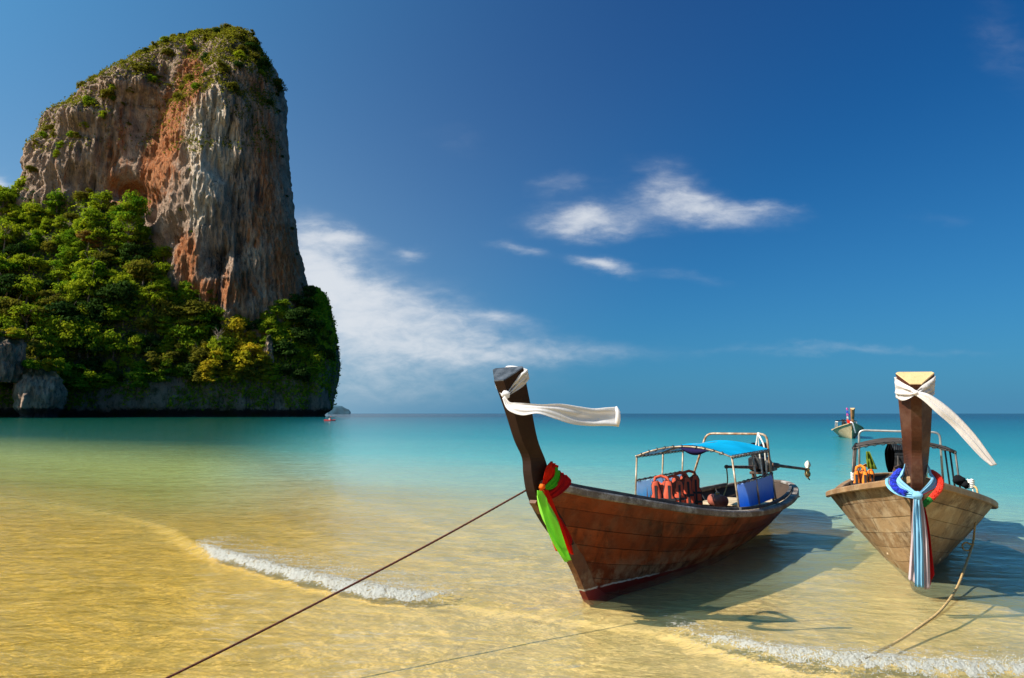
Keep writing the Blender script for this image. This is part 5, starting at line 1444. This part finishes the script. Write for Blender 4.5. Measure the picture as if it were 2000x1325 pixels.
for k, mt in enumerate(('garland_pink', 'garland_blue', 'garland_pink', 'white_cloth', 'garland_red')):
    z_ = 2.02 - k * .20
    ribbon('streamer', [(p[0], p[1] - .07, z_ + .06), (p[0] + .02, p[1], z_ + .10), (p[0], p[1] + .07, z_ + .02)], [(p[0], p[1] - .06, z_ - .10), (p[0] + .02, p[1], z_ - .06), (p[0], p[1] + .06, z_ - .14)], MAT[mt], None, fp, 10, 5, .01, 1, k)
tag(fp, 'pole with coloured streamers on the small distant boat', 'flag pole')
px_ribbon('sash', FB, [(1661, 823, .98), (1666, 826, 1.06), (1669, 835, 1.0), (1672, 846, .9)], [(1660, 826, .98), (1664, 827, 1.06), (1667, 836, 1.0), (1670, 847, .9)], MAT['white_cloth'], 'white sash hanging at the bow of the small distant boat', 3, 24, 5, .004)
px_ribbon('sash', FB, [(1654, 823, .75), (1659, 822, .9), (1665, 825, 1.05)], [(1655, 827, .75), (1660, 827, .9), (1666, 828, 1.05)], MAT['red_cloth'], 'red sash round the bow of the small distant boat', 4, 20, 5, .004)

# ---- kayak near the foot of the cliff
kp_ = ground(644, 822)
kang = math.radians(25)
KM = Matrix.Translation(kp_) @ Matrix.Rotation(kang, 4, 'Z')
kroot = empty('kayak', KM); tag(kroot, 'tiny red kayak on the water by the cliff foot', 'kayak')
rows = []
for i in range(17):
    q_ = -1 + 2 * i / 16; hw = .36 * (1 - abs(q_) ** 2.4) + .01; zt = .26 + .16 * q_ * q_
    rows.append([(q_ * 1.7, hw * math.cos(a), (zt - .02) * (math.sin(a) if math.sin(a) > 0 else .5 * math.sin(a))) for a in np.linspace(0, 6.283, 13)[:-1]])
MB().grid(rows, True).build('kayak_hull', MAT['kayak_red'], kroot, smooth=True)
pd = empty('paddle', KM)
MB().tube([(.1, -.75, .45), (.45, .75, 1.15)], .03, 6).build('paddle_shaft', MAT['steel'], pd)
for s_, pc in ((-1, (.06, -.88, .38)), (1, (.48, .9, 1.22))):
    MB().lathe([(0, -.22), (.09, -.1), (.11, .05), (.05, .2), (0, .22)], pc, (.35, 1.5, .7), 8).build('paddle_blade', MAT['kayak_red'], pd)
tag(pd, 'raised paddle of the kayaker by the cliff', 'paddle')
def person(M, label, shirt):
    J = {'pel': (0, 0, .32), 'chest': (-.03, 0, .68), 'neck': (-.02, 0, .86), 'head': (.02, 0, 1.02), 'crown': (.02, 0, 1.12), 'ls': (0, .19, .78), 'le': (.16, .30, .60), 'lh': (.33, .30, .84),
         'rs': (0, -.19, .78), 're': (.14, -.28, .56), 'rh': (.22, -.22, .68), 'lk': (.45, .12, .42), 'lf': (.85, .11, .30), 'rk': (.45, -.12, .42), 'rf': (.85, -.11, .30)}
    names = list(J); ed = [('pel', 'chest'), ('chest', 'neck'), ('neck', 'head'), ('head', 'crown'), ('chest', 'ls'), ('ls', 'le'), ('le', 'lh'), ('chest', 'rs'), ('rs', 're'), ('re', 'rh'), ('pel', 'lk'), ('lk', 'lf'), ('pel', 'rk'), ('rk', 'rf')]
    rad = dict(pel=.15, chest=.15, neck=.06, head=.10, crown=.08, ls=.07, le=.05, lh=.045, rs=.07, re=.05, rh=.045, lk=.075, lf=.05, rk=.075, rf=.05)
    me = bpy.data.meshes.new('person'); me.from_pydata([J[n] for n in names], [(names.index(a), names.index(b)) for a, b in ed], []); me.update()
    o = link('person', me, None, M)
    sk = o.modifiers.new('skin', 'SKIN')
    for i, n in enumerate(names): me.skin_vertices[0].data[i].radius = (rad[n], rad[n])
    me.skin_vertices[0].data[0].use_root = True
    o.modifiers.new('sub', 'SUBSURF').levels = 1
    me.materials.append(MAT['person'])
    sh = MB().lathe([(.155, .30), (.17, .5), (.18, .68), (.13, .80), (.07, .84)], (-.02, 0, 0), (0, 0, 1), 12); sh.build('shirt', shirt, o, smooth=True)
    ha = MB().lathe([(.112, .0), (.118, .05), (.10, .10), (.05, .135), (0, .14)], (.005, 0, 1.03), (0, 0, 1), 12); ha.build('hair', MAT['engine'], o, smooth=True)
    return tag(o, label, 'person')
person(KM @ Matrix.Translation((-.05, 0, -.12)), 'person in a white top paddling the tiny red kayak', MAT['shirt'])

# ------------------------------------------------------------------ foam of the little shore break
m, g = material('foam')
d_ = g.n('ShaderNodeBsdfDiffuse', None, Color=(.88, .88, .85)); t_ = g.n('ShaderNodeBsdfTranslucent', None, Color=(.88, .88, .84))
gl_ = g.n('ShaderNodeBsdfGlossy', None, Roughness=.25)
finish(g, g.n('ShaderNodeMixShader', None, _0=.06, _1=g.n('ShaderNodeMixShader', None, _0=.3, _1=d_, _2=t_), _2=gl_)); MAT['foam'] = m
OCT = np.array([(1, 0, 0), (-1, 0, 0), (0, 1, 0), (0, -1, 0), (0, 0, 1), (0, 0, -1)], float)
OF = np.array([(0, 2, 4), (2, 1, 4), (1, 3, 4), (3, 0, 4), (2, 0, 5), (1, 2, 5), (3, 1, 5), (0, 3, 5)])
m, g = material('foam_lace')
pos = g.n('ShaderNodeNewGeometry').outputs['Position']
dens = g.n('ShaderNodeAttribute', {'attribute_name': 'froth'}).outputs['Fac']
n1 = g.noise(g.scale(pos, (1, 1.3, 1)), 16.0, 6, .68, .6); n2 = g.noise(g.scale(pos, (1, 1.5, 1)), 70.0, 4, .65, .4)
cell = g.n('ShaderNodeTexVoronoi', {'feature': 'DISTANCE_TO_EDGE'}, Vector=g.v('ADD', pos, g.scale(g.n('ShaderNodeTexNoise', None, Vector=pos, Scale=20.0).outputs[1], (.06, .06, 0))), Scale=26.0).outputs[0]
lace = g.m('MULTIPLY', g.ss(cell, .16, .02), .30)
val = g.m('ADD', g.m('ADD', dens, lace), g.m('ADD', g.m('MULTIPLY', g.m('SUBTRACT', n1, .5), 2.6), g.m('MULTIPLY', g.m('SUBTRACT', n2, .5), 1.5)))
fac = g.ss(val, .36, .74)
d_ = g.n('ShaderNodeBsdfDiffuse', None, Color=(.66, .67, .65)); t_ = g.n('ShaderNodeBsdfTranslucent', None, Color=(.70, .71, .66))
g.set(d_.inputs['Normal'], g.n('ShaderNodeBump', None, Height=g.m('ADD', n2, n1), Strength=1.0, Distance=.03))
wh = g.n('ShaderNodeMixShader', None, _0=.35, _1=d_, _2=t_)
finish(g, g.n('ShaderNodeMixShader', None, _0=fac, _1=g.n('ShaderNodeBsdfTransparent'), _2=wh)); MAT['foam_lace'] = m
def foam(xa, xb, n, spread, tail, label, tn=0):
    nx, nd = 620, 100
    X_, D_ = np.meshgrid(np.linspace(xa, xb, nx), np.linspace(-.38, tail, nd), indexing='ij')
    Y_ = np.interp(X_, WAVE_S[:, 0], WAVE_S[:, 1]) + D_
    ends = np.clip(np.minimum(X_ - xa, xb - X_) / (.14 * (xb - xa)), 0, 1)
    edge_ = -(.20 if tn > 5000 else .13) + .10 * fbm(X_ * 2.2, 0 * X_, 0 * X_, 4, .6)
    back_ = spread + .07 * fbm(X_ * 3.0, 0 * X_, 0 * X_ + 8, 3)
    core = 1 / (1 + np.exp(-(D_ - edge_ * ends) / .022)) / (1 + np.exp((D_ - back_ * ends) / .045))
    trail = (tn > 0) * np.clip(1 - D_ / tail, 0, 1) * (D_ > 0) * np.clip(.42 + .9 * fbm(X_ * 1.5, Y_ * 5.0, 0 * X_ + 2, 3), 0, .72)
    dens = np.maximum(core * (.52 + .34 * np.clip(-D_ * 6 + .2, -.5, 1)), trail) * np.clip(ends * 1.6, 0, 1) ** .6
    lump = .022 * np.abs(fbm(X_ * 9, Y_ * 11, 0 * X_, 3, .6)) + .010 * np.abs(pnoise(X_ * 34, Y_ * 34, 0 * X_ + 1)) + .020 * np.clip(fbm(X_ * 4, Y_ * 7, 0 * X_ + 5, 2), 0, 1)
    Z_ = sea_z(X_, Y_) + .008 + lump * np.clip(core, 0, 1) * 1.4
    me = mesh_data('foam', np.stack([X_, Y_, Z_], -1).reshape(-1, 3), grid_faces(nx, nd, False)[:, ::-1], MAT['foam_lace'], True)
    add_attr(me, froth=dens)
    o = tag(link('foam', me), label, 'foam', None, 'stuff')
    # drops thrown up along the crest
    x = rng.uniform(xa + .1, xb - .1, n); dd = rng.normal(-.05, .09, n)
    y = np.interp(x, WAVE_S[:, 0], WAVE_S[:, 1]) + dd
    ok = fbm(x * 3.5, y * 5, 0 * x, 2) > .05
    x, y = x[ok], y[ok]
    r = rng.uniform(.0015, .0045, len(x)); z = sea_z(x, y) + rng.exponential(.022, len(x))
    v_ = np.c_[x, y, z][:, None] + OCT[None] * r[:, None, None]
    F = (OF[None] + (np.arange(len(x)) * 6)[:, None, None]).reshape(-1, 3)
    sp = link('spray', mesh_data('spray', v_.reshape(-1, 3), F, MAT['foam'], True), o); sp['kind'] = 'stuff'
    return o
foam(WAVE[6, 0] - .1, WAVE[12, 0] + .1, 4000, .14, 1.3, 'white foam of the small wave breaking in the golden shallows', 16000)
foam(WAVE[16, 0], WAVE[22, 0] + .6, 3500, .07, .6, 'white foam of the wave edge below the tan boat', 3000)
